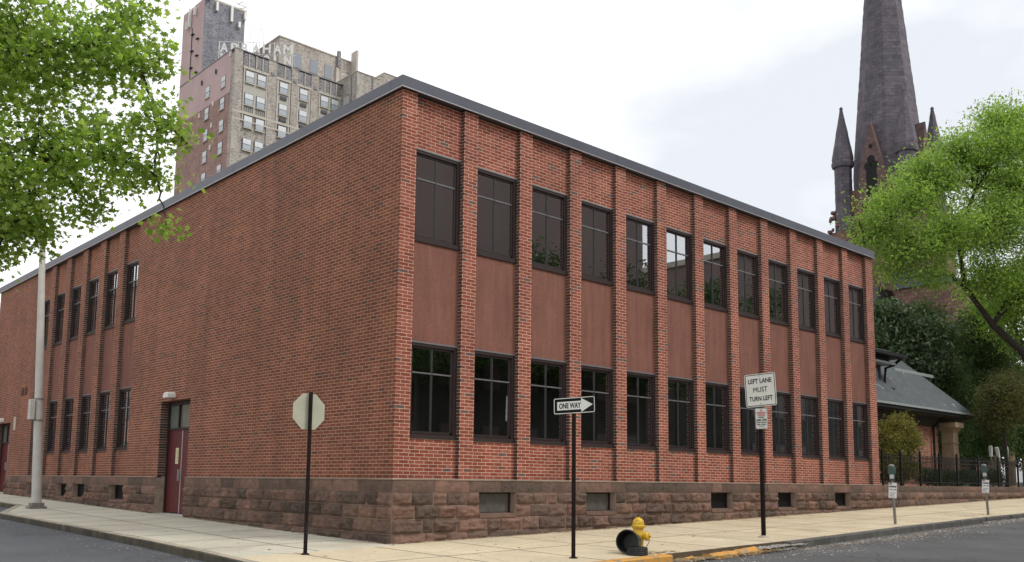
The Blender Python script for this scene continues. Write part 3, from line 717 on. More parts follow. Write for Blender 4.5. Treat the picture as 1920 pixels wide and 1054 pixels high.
# stop sign, seen from behind
sx, sy = -2.132, -.626; b = (sx, sy, gz(sx, sy))
r = empty('stop_sign', b, 'back of octagonal stop sign on black post near the building corner', 'stop sign', None)
pm = turn(0, sign_pole(MB(), sx, sy, 1.385), sx, sy, R(-8)); pm.build('post', M_rustpole, r, bevel=.006)
MB().lathe((sx, sy, gz(sx, sy)-.01), [(.075, 0), (.07, .022), (.04, .035)], 10).build('post_collar', M_rustpole, r)
pm = MB(); [pm.tube([(sx-.03*0+.0, sy-.031, gz(sx, sy)+.35+.05*k), (sx, sy-.027, gz(sx, sy)+.35+.05*k)], .006) for k in range(4)]; pm.build('post_holes', M_gal, r)
fr = Frame((sx+.0, sy+.045, 1.065), (1, .0, 0)); a8 = [(.318*math.cos(R(22.5+45*i)), .318*math.sin(R(22.5+45*i))) for i in range(8)]
p = plate(MB(), fr, a8, -.006, -.002).build('sign_panel', M_signback, r)
plate(MB(), fr, a8, -.0085, -.0065).build('red_face', M_redink, p)
bm_ = MB(); [bm_.lathe(fr.p(0, y, -.001), [(.011, 0), (.011, .05)], 8, axis=-fr.n*-1) for y in (.2, -.2)]; bm_.build('bolt', M_gal, r)
# one way sign
sx, sy = .87, -3.713; b = (sx, sy, gz(sx, sy))
r = empty('one_way_sign', b, 'black and white one way arrow sign on a dark post', 'street sign')
sign_pole(MB(), sx, sy, 1.22, (.004, .002), .025).build('post', M_rustpole, r, bevel=.006)
MB().lathe((sx, sy, gz(sx, sy)-.01), [(.085, 0), (.07, .02), (.04, .03)], 10).build('post_collar', M_rustpole, r)
fr = Frame((sx-.035, sy-.04, 1.19), (.259, -.966, 0), tilt=1.4)
W_, H_ = .75, .262
p = plate(MB(), fr, rrect(W_, H_, .03), -.004, 0).build('sign_panel', M_ink, r)
band(MB(), fr, rrect(W_-.008, H_-.008, .028), rrect(W_-.03, H_-.03, .02), .0005, .003).build('border', M_signwhite, p)
ar = [(-.31, -.068), (.13, -.068), (.13, -.112), (.335, 0), (.13, .112), (.13, .068), (-.31, .068)]
plate(MB(), fr, ar, .0005, .003).build('arrow', M_signwhite, p)
put_text('ONE WAY', fr, -.075, 0, .12, M_ink, p, d=.0045, bold=.003, height=.090, width=.40)
# lane sign and parking sign on one post
sx, sy = 6.648, -3.538; b = (sx, sy, gz(sx, sy))
r = empty('lane_sign', b, 'rusty post with left lane must turn left sign above a small parking sign', 'street sign')
sign_pole(MB(), sx, sy, 2.25, (-.006, .0), .036).build('post', M_rustpole, r, bevel=.008)
MB().lathe((sx, sy, gz(sx, sy)-.02), [(.16, 0), (.12, .03), (.06, .06)], 12).build('footing', M_kerb, r)
fr = Frame((sx-.07, sy-.04, 1.885), (.174, -.985, 0), tilt=3.0)
p = plate(MB(), fr, rrect(.66, .68, .045), -.004, 0).build('sign_panel', M_signwhite, r)
band(MB(), fr, rrect(.63, .65, .035), rrect(.603, .623, .025), .0005, .002).build('border', M_ink, p)
put_text('LEFT LANE', fr, -.0, .19, .12, M_ink, p, bold=.002, height=.095, width=.50)
put_text('MUST', fr, -.0, .01, .14, M_ink, p, bold=.0, height=.105, width=.30)
put_text('TURN LEFT', fr, .0, -.175, .12, M_ink, p, bold=.002, height=.095, width=.50)
bm_ = MB(); [bm_.lathe(fr.p(-.01, y, 0), [(.009, 0), (.009, .006)], 8, axis=fr.n) for y in (.29, -.28)]; bm_.build('bolt', M_ink, p)
fr = Frame((sx-.055, sy-.04, 1.30), (.34, -.94, 0), tilt=1.5)
p = plate(MB(), fr, rrect(.25, .43, .03), -.004, 0).build('parking_panel', M_signwhite, r)
band(MB(), fr, rrect(.237, .415, .025), rrect(.225, .402, .02), .0005, .002).build('border', M_ink, p)
for s, y, h, wd, mt in (('NO', .165, .035, .055, M_redink), ('PARKING', .115, .045, .21, M_redink), ('THIS SIDE', .063, .038, .18, M_redink), ('THURSDAY', .022, .018, .15, M_ink), ('8AM-12PM', -.030, .045, .23, M_ink), ('EXCEPT HOLIDAYS', -.080, .022, .23, M_ink), ('STREET CLEANING', -.122, .020, .22, M_ink), ('TOW AWAY', -.158, .016, .14, M_ink)):
    put_text(s, fr, 0, y, h, mt, p, bold=.0012, height=h, width=wd*.86)
# street lamp column
sx, sy = -1.835, 14.75; z0 = gz(sx, sy); b = (sx, sy, z0)
r = empty('street_lamp', b, 'tall tapering pale grey lamp column standing on the side street pavement', 'street lamp')
lx, ly = -.045, -.07
pm = MB(); rs = []
for i in range(13):
    z = z0+8.6*i/12; rr = .135-.0075*(z-z0)*.9; rs.append([(sx+lx*(z-z0)/1+rr*math.cos(2*math.pi*j/20), sy+ly*0+rr*math.sin(2*math.pi*j/20), z) for j in range(20)])
pm.rings(rs).build('column', M_pole, r, smooth=True)
tx = sx+lx*8.6
MB().tube([(tx, sy, z0+8.5), (tx-.6, sy, z0+9.0), (tx-1.6, sy, z0+9.2), (tx-2.4, sy, z0+9.2)], [.06, .05, .045, .04]).build('arm', M_pole, r, smooth=True)
MB().box(tx-3.0, tx-2.35, sy-.16, sy+.16, z0+9.12, z0+9.28).build('lamp_head', M_pole, r, bevel=.05)
MB().prism([(sx-.23, sy-.20), (sx+.23, sy-.20), (sx+.23, sy+.20), (sx-.23, sy+.20)], z0, z0+.06).prism([(sx-.17, sy-.16), (sx+.17, sy-.16), (sx+.17, sy+.16), (sx-.17, sy+.16)], z0+.06, z0+.16).build('base_plate', M_gal, r, bevel=.012)
cx = sx+lx*2.8
mb_ = MB().box(cx-.26, cx-.13, sy-.13, sy+.09, z0+2.52, z0+3.1); mb_.build('control_box', M_pole, r, bevel=.012)
MB().lathe((cx, sy, z0+2.49), [(.137, 0), (.137, .035)], 20).lathe((cx, sy, z0+3.1), [(.133, 0), (.133, .035)], 20).build('strap', M_gal, r)
# parking meters with paper notices
def meter(x, y, label, lean):
    z = gz(x, y); r = empty('parking_meter', (x, y, z), label, 'parking meter', 'meters along the front kerb')
    f = Frame((x, y, z), (.38, -.925, 0)); L3 = lambda a, b_, c: tuple(f.p(a+lean*c, c, b_))
    MB().tube([L3(0, 0, -.05), L3(0, 0, .5), L3(0, 0, 1.06)], .034, 12).build('post', M_gal, r)
    prof = [(-.085, 1.06), (-.10, 1.12), (-.10, 1.22), (-.14, 1.24), (-.145, 1.33), (-.12, 1.385), (-.06, 1.42), (.06, 1.42), (.12, 1.385), (.145, 1.33), (.14, 1.24), (.10, 1.22), (.10, 1.12), (.085, 1.06)]
    k = len(prof); mb = MB(); mb.add([L3(a*.56, -.04, c) for a, c in prof]+[L3(a*.68, -.03, c) for a, c in prof]+[L3(a*.68, .03, c) for a, c in prof]+[L3(a*.56, .04, c) for a, c in prof],
        [tuple(range(k)), tuple(range(3*k, 4*k))]+[(q*k+i, q*k+(i+1) % k, (q+1)*k+(i+1) % k, (q+1)*k+i) for q in range(3) for i in range(k)])
    mb.build('meter_head', M_meter, r)
    dome = MB(); rs = []
    for i in range(5):
        a = R(90)*i/4; rs.append([L3(.075*math.cos(a)*math.cos(2*math.pi*j/12), .045*math.cos(a)*math.sin(2*math.pi*j/12), 1.415+.055*math.sin(a)) for j in range(12)])
    dome.rings(rs).build('dome', M_gal, r, smooth=True)
    wd = MB(); plate(wd, Frame(f.p(lean*1.16, 1.16, .057), f.r), rrect(.10, .10, .015), 0, .004); wd.build('window', M_alu, r)
    fp = Frame(f.p(lean*.82-.005, .82, .045), f.r, tilt=-3)
    p = plate(MB(), fp, rrect(.185, .38, .004), -.003, 0).build('paper_notice', M_paper, r)
    put_text('NO', fp, -.045, .165, .06, M_ink, p, d=.001, bold=.003, height=.05, width=.065)
    put_text('PARKING', fp, 0, .095, .05, M_ink, p, d=.001, bold=.003, height=.045, width=.16)
    put_text('7 AM - 5 PM', fp, 0, .02, .03, M_ink, p, d=.001, bold=.001, height=.032, width=.15)
    ln = MB()
    for i in range(4): plate(ln, Frame(fp.p(-.01*(i % 2), -.06-.035*i), fp.r), [(-.07, -.004), (.068-.02*(i % 3), -.004), (.068-.02*(i % 3), .004), (-.07, .004)], .0005, .0015)
    ln.build('printed_lines', M_ink, p)
meter(12.6, -3.51, 'parking meter with white paper notice nearer the lane sign', -.03)
meter(18.45, -3.55, 'parking meter with white paper notice farther up the street, in front of the iron fence', -.035)

# fire hydrant
hx, hy = 2.47, -3.72; hz = gz(hx, hy); r = empty('fire_hydrant', (hx, hy, hz), 'chipped yellow fire hydrant on the kerb', 'fire hydrant')
MB().lathe((hx, hy, hz-.02), [(.12, 0), (.12, .05), (.085, .06), (.088, .20), (.108, .26), (.108, .33), (.088, .38), (.092, .44)], 24).build('barrel', M_yellow, r, smooth=True)
bn = MB().lathe((hx, hy, hz+.40), [(.118, 0), (.122, .012), (.122, .04), (.10, .052), (.098, .08), (.092, .12), (.06, .155), (.03, .165), (.03, .185)], 24); bn.build('bonnet', M_yellow, r, smooth=True)
MB().lathe((hx, hy, hz+.58), [(.024, 0), (.02, .03)], 5).build('operating_nut', M_rustpole, r)
vd = Vector((CAM[0]-hx, CAM[1]-hy, 0)).normalized(); rd = Vector((-vd.y, vd.x, 0)).normalized()
for ax, rr, ln_ in (((rd*.88+vd*.48).normalized(), .062, .19), ((rd*.1*-1-rd*.75+vd*.66).normalized(), .055, .16), ((rd*.3-vd).normalized(), .05, .15)):
    c = Vector((hx, hy, hz+.265))
    nz_ = MB().lathe(c, [(rr*.8, .05), (rr*.8, ln_-.05), (rr*1.2, ln_-.045), (rr*1.2, ln_-.005), (rr*.95, ln_+.01), (rr*.35, ln_+.014), (rr*.35, ln_+.045), (rr*.25, ln_+.05)], 18, axis=ax).build('outlet_cap', M_yellow, r, smooth=True)
    ch = MB(); e = c+ax*(ln_-.02)
    s1 = rd if ax.dot(rd) > 0 else -rd
    ch.tube([e+s1*.03, e+s1*.035+Vector((0, 0, -.09)), c+ax*.12+s1*.02+Vector((0, 0, -.19)), c+ax*.05+Vector((0, 0, -.20))], .005, 6); ch.build('chain', M_rustpole, nz_)
# tipped-over black tub and the coil of corrugated drain pipe in front of it
tx_, ty_ = 2.10, -3.83; tz = gz(tx_, ty_)
r = empty('plastic_tub', (tx_, ty_, tz), 'empty black plastic tub tipped on its side against the hydrant', 'tub')
ax = (vd*.93-rd*.30+Vector((0, 0, .12))).normalized(); c = Vector((tx_, ty_, tz+.192))
prof = [(.165, -.16), (.185, .09), (.195, .10), (.195, .115), (.178, .115), (.172, .09), (.152, -.145), (.0, -.145)]
MB().lathe(c, prof, 36, axis=ax).build('tub_shell', M_plastic, r, smooth=True)
MB().torus(c+ax*.108, .19, .010, axis=ax).build('rim', M_plastic, r, smooth=True)
rx, ry = 2.02, -4.06; rz = gz(rx, ry)
r = empty('pipe_coil', (rx, ry, rz), 'low stack of black ribbed rings lying on the slabs before the hydrant', 'pipe ring')
mb_ = MB()
for k in range(4): mb_.torus((rx+.004*k, ry, rz+.022+.030*k), .165-.004*k, .019, seg=32)
mb_.build('ring', M_plastic, r, smooth=True)
MB().lathe((rx, ry, rz+.004), [(.15, 0), (.15, .05), (.05, .055)], 24).build('lid', M_plastic, r, smooth=True)

# ================================================================== GARDEN WALL, FENCE, PARISH HOUSE
mb = MB(); mb.add([(x, y, z) for x, y, z in ((XE+.1, .33, -.13), (60, .33, -.13), (60, 60, .4), (XE+.1, 60, .4))], [(0, 1, 2, 3)])
props(mb.build('garden_ground', M_lawn), kind='structure')
SV, SF, SN = [], [], [0]
for z0, z1, bl in ((-.26, -.03, .9), (-.50, -.26, .6), (-.76, -.50, .7), (-1.0, -.76, .7)):
    u = XE+.07
    while u < 46:
        q = u+bl*random.uniform(.6, 1.4)
        if gz(u, 0) < z1: stone_block(u, q, z0, z1, mR, .2 if z0 > -.3 else 1.0, .02, .05)
        u = q
wall = empty('garden_wall', (XE+1, 0, gz(XE+1, 0)), 'low dark brownstone retaining wall under the iron fence', 'wall')
base = wloc(wall); link('stone_facing', npmesh('stone_facing', np.concatenate(SV), [np.concatenate(SF)], M_stone, base), wall)
MB().box(XE+.07, 46, -.018, .33, -1.2, -.032).build('core', M_joint, wall)
fence = empty('iron_fence', (XE+1, .1, -.03), 'black iron picket fence standing on the low stone wall', 'fence')
posts = [19.64, 20.99, 22.5, 24.09, 25.65, 27.67, 29.70, 31.88, 34.0, 36.1, 38.2, 40.3]
for i, x in enumerate(posts):
    MB().box(x-.03, x+.03, .07, .13, -.04, 1.13).add([(x-.035, .065, 1.13), (x+.035, .065, 1.13), (x+.035, .135, 1.13), (x-.035, .135, 1.13), (x, .1, 1.2)], [(0, 1, 2, 3), (0, 1, 4), (1, 2, 4), (2, 3, 4), (3, 0, 4)]).build('post', M_black, fence)
    if i+1 < len(posts):
        x2 = posts[i+1]; pm = MB(); n = int((x2-x)/.105)
        for z in (.08, .78, .93): pm.box(x+.031, x2-.031, .085, .115, z, z+.03)
        for k in range(1, n):
            u = x+(x2-x)*k/n; pm.box(u-.008, u+.008, .092, .108, .02, 1.02).add([(u-.01, .09, 1.02), (u+.01, .09, 1.02), (u, .1, 1.08)], [(0, 1, 2)])
        pm.build('picket_panel', M_black, fence)

HX0, HX1, HY, EZ = 22.0, 31.29, 1.5, 3.02
house = empty('parish_house', (27, 5, -.1), 'small brick house with hipped blue grey slate roof beyond the fence', 'house')
wy = HY+.75; wx = HX1-2.0
MB().box(HX0+.6, wx, wy, 9.5, -.2, EZ-.28).build('brick_wall', M_brick_house, house)
MB().box(HX0+.5, wx+.12, wy-.05, wy-.002, EZ-.62, EZ-.20).box(XE+3.3, 26.9, wy-.052, wy-.003, 1.75, EZ-.62).build('timber_band', M_timber, house)
def hwin(x0, x1, z0, z1):
    g_ = MB().box(x0, x1, wy-.03, wy-.004, z0, z1).build('window', M_black, house)
    MB().box(x0-.06, x0, wy-.062, wy-.0531, z0, z1).box(x1, x1+.06, wy-.062, wy-.0531, z0, z1).build('frame', M_timber, g_)
hwin(25.6, 26.6, .9, 2.3)
# hip roof
kk = 2.5; th = 1.10; rz_ = EZ+kk*th
def slope(mb, pts): return mb.add(pts, [tuple(range(len(pts)))])
roofm = MB(); A = (HX0-.4, HY, EZ); B = (HX1, HY, EZ); C_ = (HX1-kk, HY+kk, rz_); D_ = (HX0-.4, HY+kk, rz_); E_ = (HX1, HY+2*kk, EZ); G_ = (HX0-.4, HY+2*kk, EZ)
roofm.add([A, B, C_, D_, E_, G_], [(0, 1, 2, 3), (1, 4, 2), (3, 2, 4, 5), (0, 3, 5), (0, 5, 4, 1)])
rf = roofm.build('roof', M_slate, house)
MB().box(HX0-.4, HX1+.02, HY-.03, HY+.05, EZ-.05, EZ+.03).build('eave_edge', M_gutter, rf)
MB().box(HX0-.4, HX1-.06, HY+.02, HY+.14, EZ-.19, EZ-.051).box(HX1-.14, HX1-.02, HY+.141, HY+6.5, EZ-.19, EZ-.051).build('gutter', M_black, rf, bevel=.02)
MB().box(HX0-.4, HX1-.15, HY+.15, wy-.06, EZ-.24, EZ-.06).build('soffit', M_timber, rf)
MB().box(wx+.13, HX1-.16, wy-.4, wy+.2, EZ-.42, EZ-.245).build('porch_beam', M_timber, house)
# porch column with flared capital
cx, cy = 29.75, 1.95
colr = MB(); 
for z0, z1, a, b2 in ((-.2, .1, .34, .34), (.1, 1.75, .27, .24), (1.75, 1.80, .27, .27), (1.80, 2.18, .24, .24), (2.18, 2.40, .24, .36), (2.40, 2.60, .42, .42)):
    colr.rings([[(cx-a, cy-a, z0), (cx+a, cy-a, z0), (cx+a, cy+a, z0), (cx-a, cy+a, z0)], [(cx-b2, cy-b2, z1), (cx+b2, cy-b2, z1), (cx+b2, cy+b2, z1), (cx-b2, cy+b2, z1)]])
colr.build('porch_column', M_sandstone, house)
MB().tube([(28.65, HY+.1, EZ-.15), (28.65, wy-.1, EZ-.6), (28.65, wy-.1, -.1)], .045).build('downpipe', M_black, house)
# dormer at the left and cross gable behind the hip
dm = MB().box(22.6, 24.75, 2.45, 4.6, 3.6, 4.62); d = dm.build('dormer', M_timber, house)
MB().box(22.4, 25.6, 1.75, 4.8, 4.90, 5.02).build('dormer_roof', M_black, d); MB().box(22.4, 25.1, 2.0, 4.8, 4.62, 4.70).build('dormer_cornice', M_gutter, d)
MB().box(22.5, 25.0, 2.2, 4.7, 4.702, 4.898).build('dormer_fascia', M_timber, d)
MB().tube([(25.35, 1.95, 4.85), (25.1, 2.1, 4.62), (24.85, 2.3, 4.5), (24.82, 2.35, 3.9), (24.95, 2.2, 3.72), (25.1, 2.1, 3.68)], .055).build('dormer_downpipe', M_black, d, smooth=True)
wn = MB(); [wn.box(x, x+.34, 2.435, 2.449, 3.75, 4.5) for x in (22.9, 23.35, 23.8, 24.25)]; wn.build('dormer_window', simple('dull_pane', (.05, .06, .055), .15), d)
cg = MB().box(27.2, 30.9, 3.0, 5.2, 4.68, 4.80)
g_ = cg.build('side_dormer', M_gutter, house); MB().box(27.4, 30.2, 3.35, 5.0, 3.2, 4.68).build('side_dormer_wall', M_timber, g_)

# bagged meter heads and pale stone columns up the street
def bag(x, y, z, lean, label):
    r = empty('bagged_meter', (x, y, -.05), label, 'parking meter', 'meters under white bags')
    MB().tube([(x, y, -.1), (x+lean*.2, y, z-.25)], .03).build('post', M_gal, r)
    mb = MB(); rs = []
    for h, a in ((-.3, .04), (-.27, .085), (-.05, .10), (.1, .11), (.17, .10), (.19, .07)):
        rs.append([(x+lean*(h+.6)*.5+a*math.cos(2*math.pi*j/10)*(1+.08*math.sin(j*5)), y+a*.7*math.sin(2*math.pi*j/10), z+h) for j in range(10)])
    mb.rings(rs).build('white_bag', M_paper, r, smooth=False)
bag(32.5, 1.35, 1.55, 0, 'left upright white-bagged meter head beyond the iron fence'); bag(33.25, 1.25, 1.5, -.9, 'leaning white-bagged meter head between two upright ones'); bag(33.9, 1.2, 1.55, 0, 'right upright white-bagged meter head beyond the iron fence')
r = empty('stone_colonnade', (49, 6, 0), 'row of pale buff stone columns far up the street under the trees', 'colonnade')
for k in range(5): MB().lathe((48.4+k*1.1, 6.8-k*.45, -.1), [(.26, 0), (.24, .2), (.22, 2.5), (.3, 2.7)], 12).build('column', M_sandstone, r)
MB().box(48, 54, 6.9, 7.4, 2.6, 3.0).build('beam', M_sandstone, r)

# ================================================================== DISTANT HOTEL
HX, HYY = 44.8, 103.43
hotel = empty('hotel_tower', (53, 110, -4), 'tall buff brick hotel tower with pink painted side rising behind the brick building', 'building')
EACH = {'parapet_panel', 'parapet_rib', 'spandrel', 'air_conditioner', 'medallion', 'wall_bracket', 'wall_light', 'penthouse_window', 'antenna', 'wing_rib'}
def hb(name, mat, *boxes, parent=None, **kw):
    if name in EACH and len(boxes) > 1:
        for b_ in boxes: hb(name, mat, b_)
        return
    mb = MB()
    for b_ in boxes: mb.box(*b_)
    return mb.build(name, mat, parent or hotel, **kw)
# left wall in two colours, front wall of buff brick
hb('side_wall', M_rust_b, (HX, HX+.4, HYY+.9, 122, -4, 54.0))
hb('painted_wall', M_pinkp, (HX-.02, HX+.4, HYY+.9, 122, 54.0, 60.2))
hb('front_wall', M_tan, (HX, 62.5, HYY, HYY+.9, -4, 59.6), (HX+.4, 62.5, HYY+.9, 121.9, -4, 59.4))
hb('corner_pier', M_tan, (HX-.05, HX+1.2, HYY-.18, HYY+.0, -4, 60.1), (50.0, 51.35, HYY-.18, HYY, -4, 60.1), (53.75, 54.75, HYY-.18, HYY, -4, 60.1), (57.0, 58.3, HYY-.18, HYY, -4, 60.1))
M_greyband = brickmat('sooty_grey_brick', [(.2, .19, .2), (.27, .26, .27), (.34, .33, .33)], (.30, .29, .30), bw=.30, rh=.085, ms=.008, dark=.1, bstr=.2)
hb('parapet_panel', M_greyband, *[(a, b_, HYY-.12, HYY-.001, 58.0, 59.9) for a, b_ in ((46.2, 47.9), (48.15, 49.95), (51.4, 52.4), (52.65, 53.7), (54.8, 55.7), (55.9, 56.95), (58.35, 60.1), (60.35, 62.1))])
hb('parapet_rib', M_concr, *[(a, a+.14, HYY-.25, HYY-.121, 57.9, 59.9) for a in (46.9, 48.0, 49.0, 52.5, 55.8, 59.2, 60.2, 61.2)])
M_trim = simple('pale_stone_trim', (.47, .43, .37), .8, var=.08, nscale=1)
tr = []
for a, b_ in ((46.25, 49.95), (51.45, 53.6), (54.8, 56.9), (58.4, 62.1)):
    tr += [(a-.1, b_+.1, HYY-.2, HYY-.122, 57.62, 57.98), (a, a+.18, HYY-.16, HYY-.001, 50, 57.62), (b_-.18, b_, HYY-.16, HYY-.001, 50, 57.62)]
tr += [(HX-.02, 62.5, HYY-.19, HYY-.181, 50.95, 51.25), (HX-.02, 62.5, HYY-.19, HYY-.181, 49.9, 50.1)]
hb('stone_trim', M_trim, *tr)
hb('spandrel', simple('ribbed_pale_spandrel', (.42, .40, .35), .8, var=.1, nscale=4), *[(a+.18, b_-.18, HYY-.10, HYY-.001, 51.2, 57.5) for a, b_ in ((46.25, 49.95), (51.45, 53.6), (54.8, 56.9), (58.4, 62.1))])
hb('coping', simple('dark_coping', (.22, .22, .24), .6), (HX-.1, HX+.5, HYY+1.2, 122, 60.2, 60.32), (HX-.1, 62.5, HYY-.25, HYY+1.1, 60.1, 60.22))
# windows (local prototype centred on x, facing -y)
def sash(Wd, Hh, red=False):
    f = MB().box(-Wd/2, Wd/2, -.02, .10, 0, Hh); a = f.mesh('window', M_sash)
    pn = MB().box(-Wd/2+.07, Wd/2-.07, -.045, -.021, Hh*.5+.05, Hh-.07).mesh('upper_pane', M_wnd)
    lo = MB().box(-Wd/2+.07, Wd/2-.07, -.035, -.021, .10, Hh*.5-.03).mesh('lower_pane', M_wgl)
    si = MB().box(-Wd/2-.08, Wd/2+.08, -.16, -.0, -.14, 0).mesh('sill', M_trim)
    return a, pn, lo, si
SA = sash(1.35, 1.75)
def put_sash(loc, rot=0, lit=False):
    o = link('window', SA[0], hotel, Vector(loc)-wloc(hotel)); o.rotation_euler.z = rot
    for nme, me in zip(('upper_pane', 'lower_pane', 'sill'), SA[1:]): link(nme, me, o)
for xc in (47.18, 48.98, 52.5, 55.78, 59.32, 61.14):
    for k in range(7): put_sash((xc, HYY-.165, 55.65-3.3*k))
for yc in (106.53, 111.58):
    for k in range(7): put_sash((HX-.03, yc, 55.3-3.28*k), -math.pi/2)
hb('air_conditioner', M_sash, *[(x-.5, x+.5, HYY-.28, HYY-.165, z, z+.45) for x, z in ((52.5, 54.75), (55.78, 54.7), (52.5, 51.5), (59.3, 54.65), (55.78, 51.3), (52.5, 48.1))])
for x0, x1 in ((46.4, 47.95), (48.25, 49.8), (51.8, 53.2), (55.1, 56.5)):
    n = 5; gm = MB()
    for k in range(n):
        for j in range(3):
            cx = x0+(x1-x0)*(k+.5)/n; cz = 51.3+.22+j*.25; s_ = .10; gm.add([(cx-s_, HYY-.18, cz), (cx, HYY-.18, cz-s_), (cx+s_, HYY-.18, cz), (cx, HYY-.18, cz+s_), (cx-s_, HYY-.15, cz), (cx, HYY-.15, cz-s_), (cx+s_, HYY-.15, cz), (cx, HYY-.15, cz+s_)], [(0, 1, 2, 3), (0, 1, 5, 4), (1, 2, 6, 5), (2, 3, 7, 6), (3, 0, 4, 7)])
    gm.build('lattice_grille', M_sash, hotel)
hb('medallion', M_greyband, *[(x-.25, x+.25, HYY-.28, HYY-.181, 57.9, 58.4) for x in (50.7, 54.25, 57.65)])
hb('wall_bracket', M_sash, *[(HX-.25, HX-.02, y, y+.15, z, z+.7) for y, z in ((108.9, 58.1), (113.6, 57.9))])
hb('wall_light', M_white, *[(HX-.2, HX-.02, y, y+.25, z, z+.7) for y, z in ((109.3, 53.4), (109.5, 50.2), (104.4, 59.3), (109.6, 46.9), (113.8, 52.9))])
# right hand wing coming forward, with arched window and stepped parapet
hb('wing', M_tan, (62.5, 66.6, 99.46, 112, -4, 61.1), (66.6, 67.3, 99.46, 112, -4, 61.75), (67.3, 76, 99.46, 112, -4, 62.4))
hb('wing_coping', M_trim, (62.42, 66.6, 99.38, 112, 61.1, 61.22), (66.6, 67.3, 99.38, 112, 61.75, 61.87), (67.3, 76, 99.38, 112, 62.4, 62.52))
hb('wing_rib', M_greyband, (65.2, 65.32, 99.3, 99.46, 40, 61.1), (62.38, 62.5, 100.8, 101.0, 40, 61.1))
am = MB(); pts = [(101.6, 55.2), (102.7, 55.2)]+[(102.15+.55*math.cos(R(a)), 57.1+.55*math.sin(R(a))) for a in range(0, 181, 20)]
hb('arched_surround', M_trim, (62.42, 62.499, 101.35, 102.95, 55.0, 57.9))
am.prism(pts, 62.36, 62.419, 'x').build('arched_window', M_wgl, hotel)
# penthouse block
hb('penthouse', M_tan, (54.2, 67.3, HYY+5, HYY+16, 59.4, 67.0)); hb('penthouse_coping', M_trim, (54.1, 67.4, HYY+4.9, HYY+16, 67.0, 67.2))
M_dull = simple('dull_blue_grey_pane', (.22, .24, .28), .4)
hb('penthouse_window', M_dull, *[(x, x+1.35, HYY+4.93, HYY+4.999, 63.0, 65.2) for x in (56.6, 59.6, 62.2)])
hb('louvre', M_white, (65.3, 66.2, HYY+4.9, HYY+4.999, 62.6, 64.6)); hb('louvre_slat', M_sash, *[(65.38, 66.12, HYY+4.87, HYY+4.899, 62.75+.26*k, 62.87+.26*k) for k in range(7)])
hb('chimney_pipe', M_concr, (64.1, 64.6, HYY+4.6, HYY+4.98, 60.5, 65.2)); hb('flue', M_greyband, (64.3, 64.8, HYY+4.5, HYY+4.98, 65.2, 68.0))
hb('parapet_fin', M_trim, (67.0, 67.35, HYY+3.4, HYY+5, 62, 68.6))
# lift shaft with antennas
SXa, SYa, STp = 45.16, 115.3, 72.6
hb('lift_shaft', M_grey_b, (SXa+.02, SXa+6.6, SYa, SYa+7.7, 58, STp)); hb('shaft_painted_side', M_pinkp, (SXa, SXa+.3, SYa+.01, SYa+7.7, 58, STp-.1))
hb('shaft_coping', M_concr, (SXa-.05, SXa+6.7, SYa-.05, SYa+.4, STp, STp+.3))
hb('antenna', M_white, *[(SXa+x, SXa+x+.35, SYa-.45, SYa-.1, z, z+h) for x, z, h in ((4.1, 70.1, 2.6), (1.7, 71.0, 1.4), (5.4, 69.6, .9), (6.3, 71.2, 1.2))],
   *[(SXa-.5, SXa-.15, SYa+y, SYa+y+.35, z, z+h) for y, z, h in ((4.3, 69.3, 3.0), (5.2, 69.2, 1.3), (2.5, 70.6, 1.3))])
lm = MB()
for k in range(6): lm.box(SXa-.35, SXa-.02, SYa+1.2+(k % 2)*1.9, SYa+1.35+(k % 2)*1.9+.6, 61.0+1.35*k, 61.12+1.35*k)
lm.box(SXa-.12, SXa-.02, SYa+3.9, SYa+3.98, 60.5, 69.0).build('rung', M_sash, hotel)
rl = MB(); rl.lathe((SXa+.4, SYa-.2, STp-.2), [(.45, 0), (.35, .35), (.1, .5)], 12); rl.torus((SXa+6.0, SYa, STp+.9), .5, .06, axis=(.3, 1, 0)); rl.tube([(SXa+5.2, SYa, STp+.2), (SXa+5.2, SYa, STp+1.0), (SXa+6.8, SYa, STp+.8), (SXa+6.8, SYa, STp)], .06); rl.build('dish', M_alu, hotel)
rl = MB()
for x in (51.4, 52.0, 53.0, 53.6): rl.tube([(x, HYY+9, 61), (x, HYY+9, 69.2)], .05)
rl.tube([(51.4, HYY+9, 69.2), (52.0, HYY+9, 69.3)], .05).tube([(53.0, HYY+9, 69.2), (53.6, HYY+9, 69.3)], .05).build('roof_ladder', M_white, hotel)
# rooftop letter sign, facing the viewer
o0 = Vector((45.25, 109.85, 60.2)); o1 = Vector((53.45, 102.9, 60.2)); o1 = o0+(o1-o0); rdir = (o1-o0).normalized()
o0 = o0+Vector((.6, .66, 0))*.35; Ls = (o1-o0).length
rs_ = empty('rooftop_sign', tuple(o0), 'white skeleton letters on a scaffold across the hotel roof', 'roof sign')
fr = Frame(o0, rdir)
sc = MB()
for x in (0, Ls*.26, Ls*.5, Ls*.75, Ls): sc.tube([fr.p(x, -.4), fr.p(x, 3.6)], .045, 6); sc.tube([fr.p(x, 3.4), fr.p(x, -.2, -2.2)], .035, 6)
for z in (1.72, 3.55): sc.tube([fr.p(-.1, z, -.06), fr.p(Ls+.5, z, -.06)], .04, 6)
sc.build('scaffold', M_white, rs_)
for k, ch in enumerate('ABRAHAM'): put_text(ch, fr, .75+k*(Ls-1.45)/6, 2.62, 1.6, M_white, rs_, d=.06, bold=.05, name='letter', height=1.45, width=1.15 if ch != 'M' else 1.4)
for k, ch in enumerate('LINCOLN'): put_text(ch, fr, .75+k*(Ls-1.45)/6, .92, 1.6, M_white, rs_, d=.06, bold=.05, name='letter', height=1.4, width=(1.0 if ch != 'I' else .25))

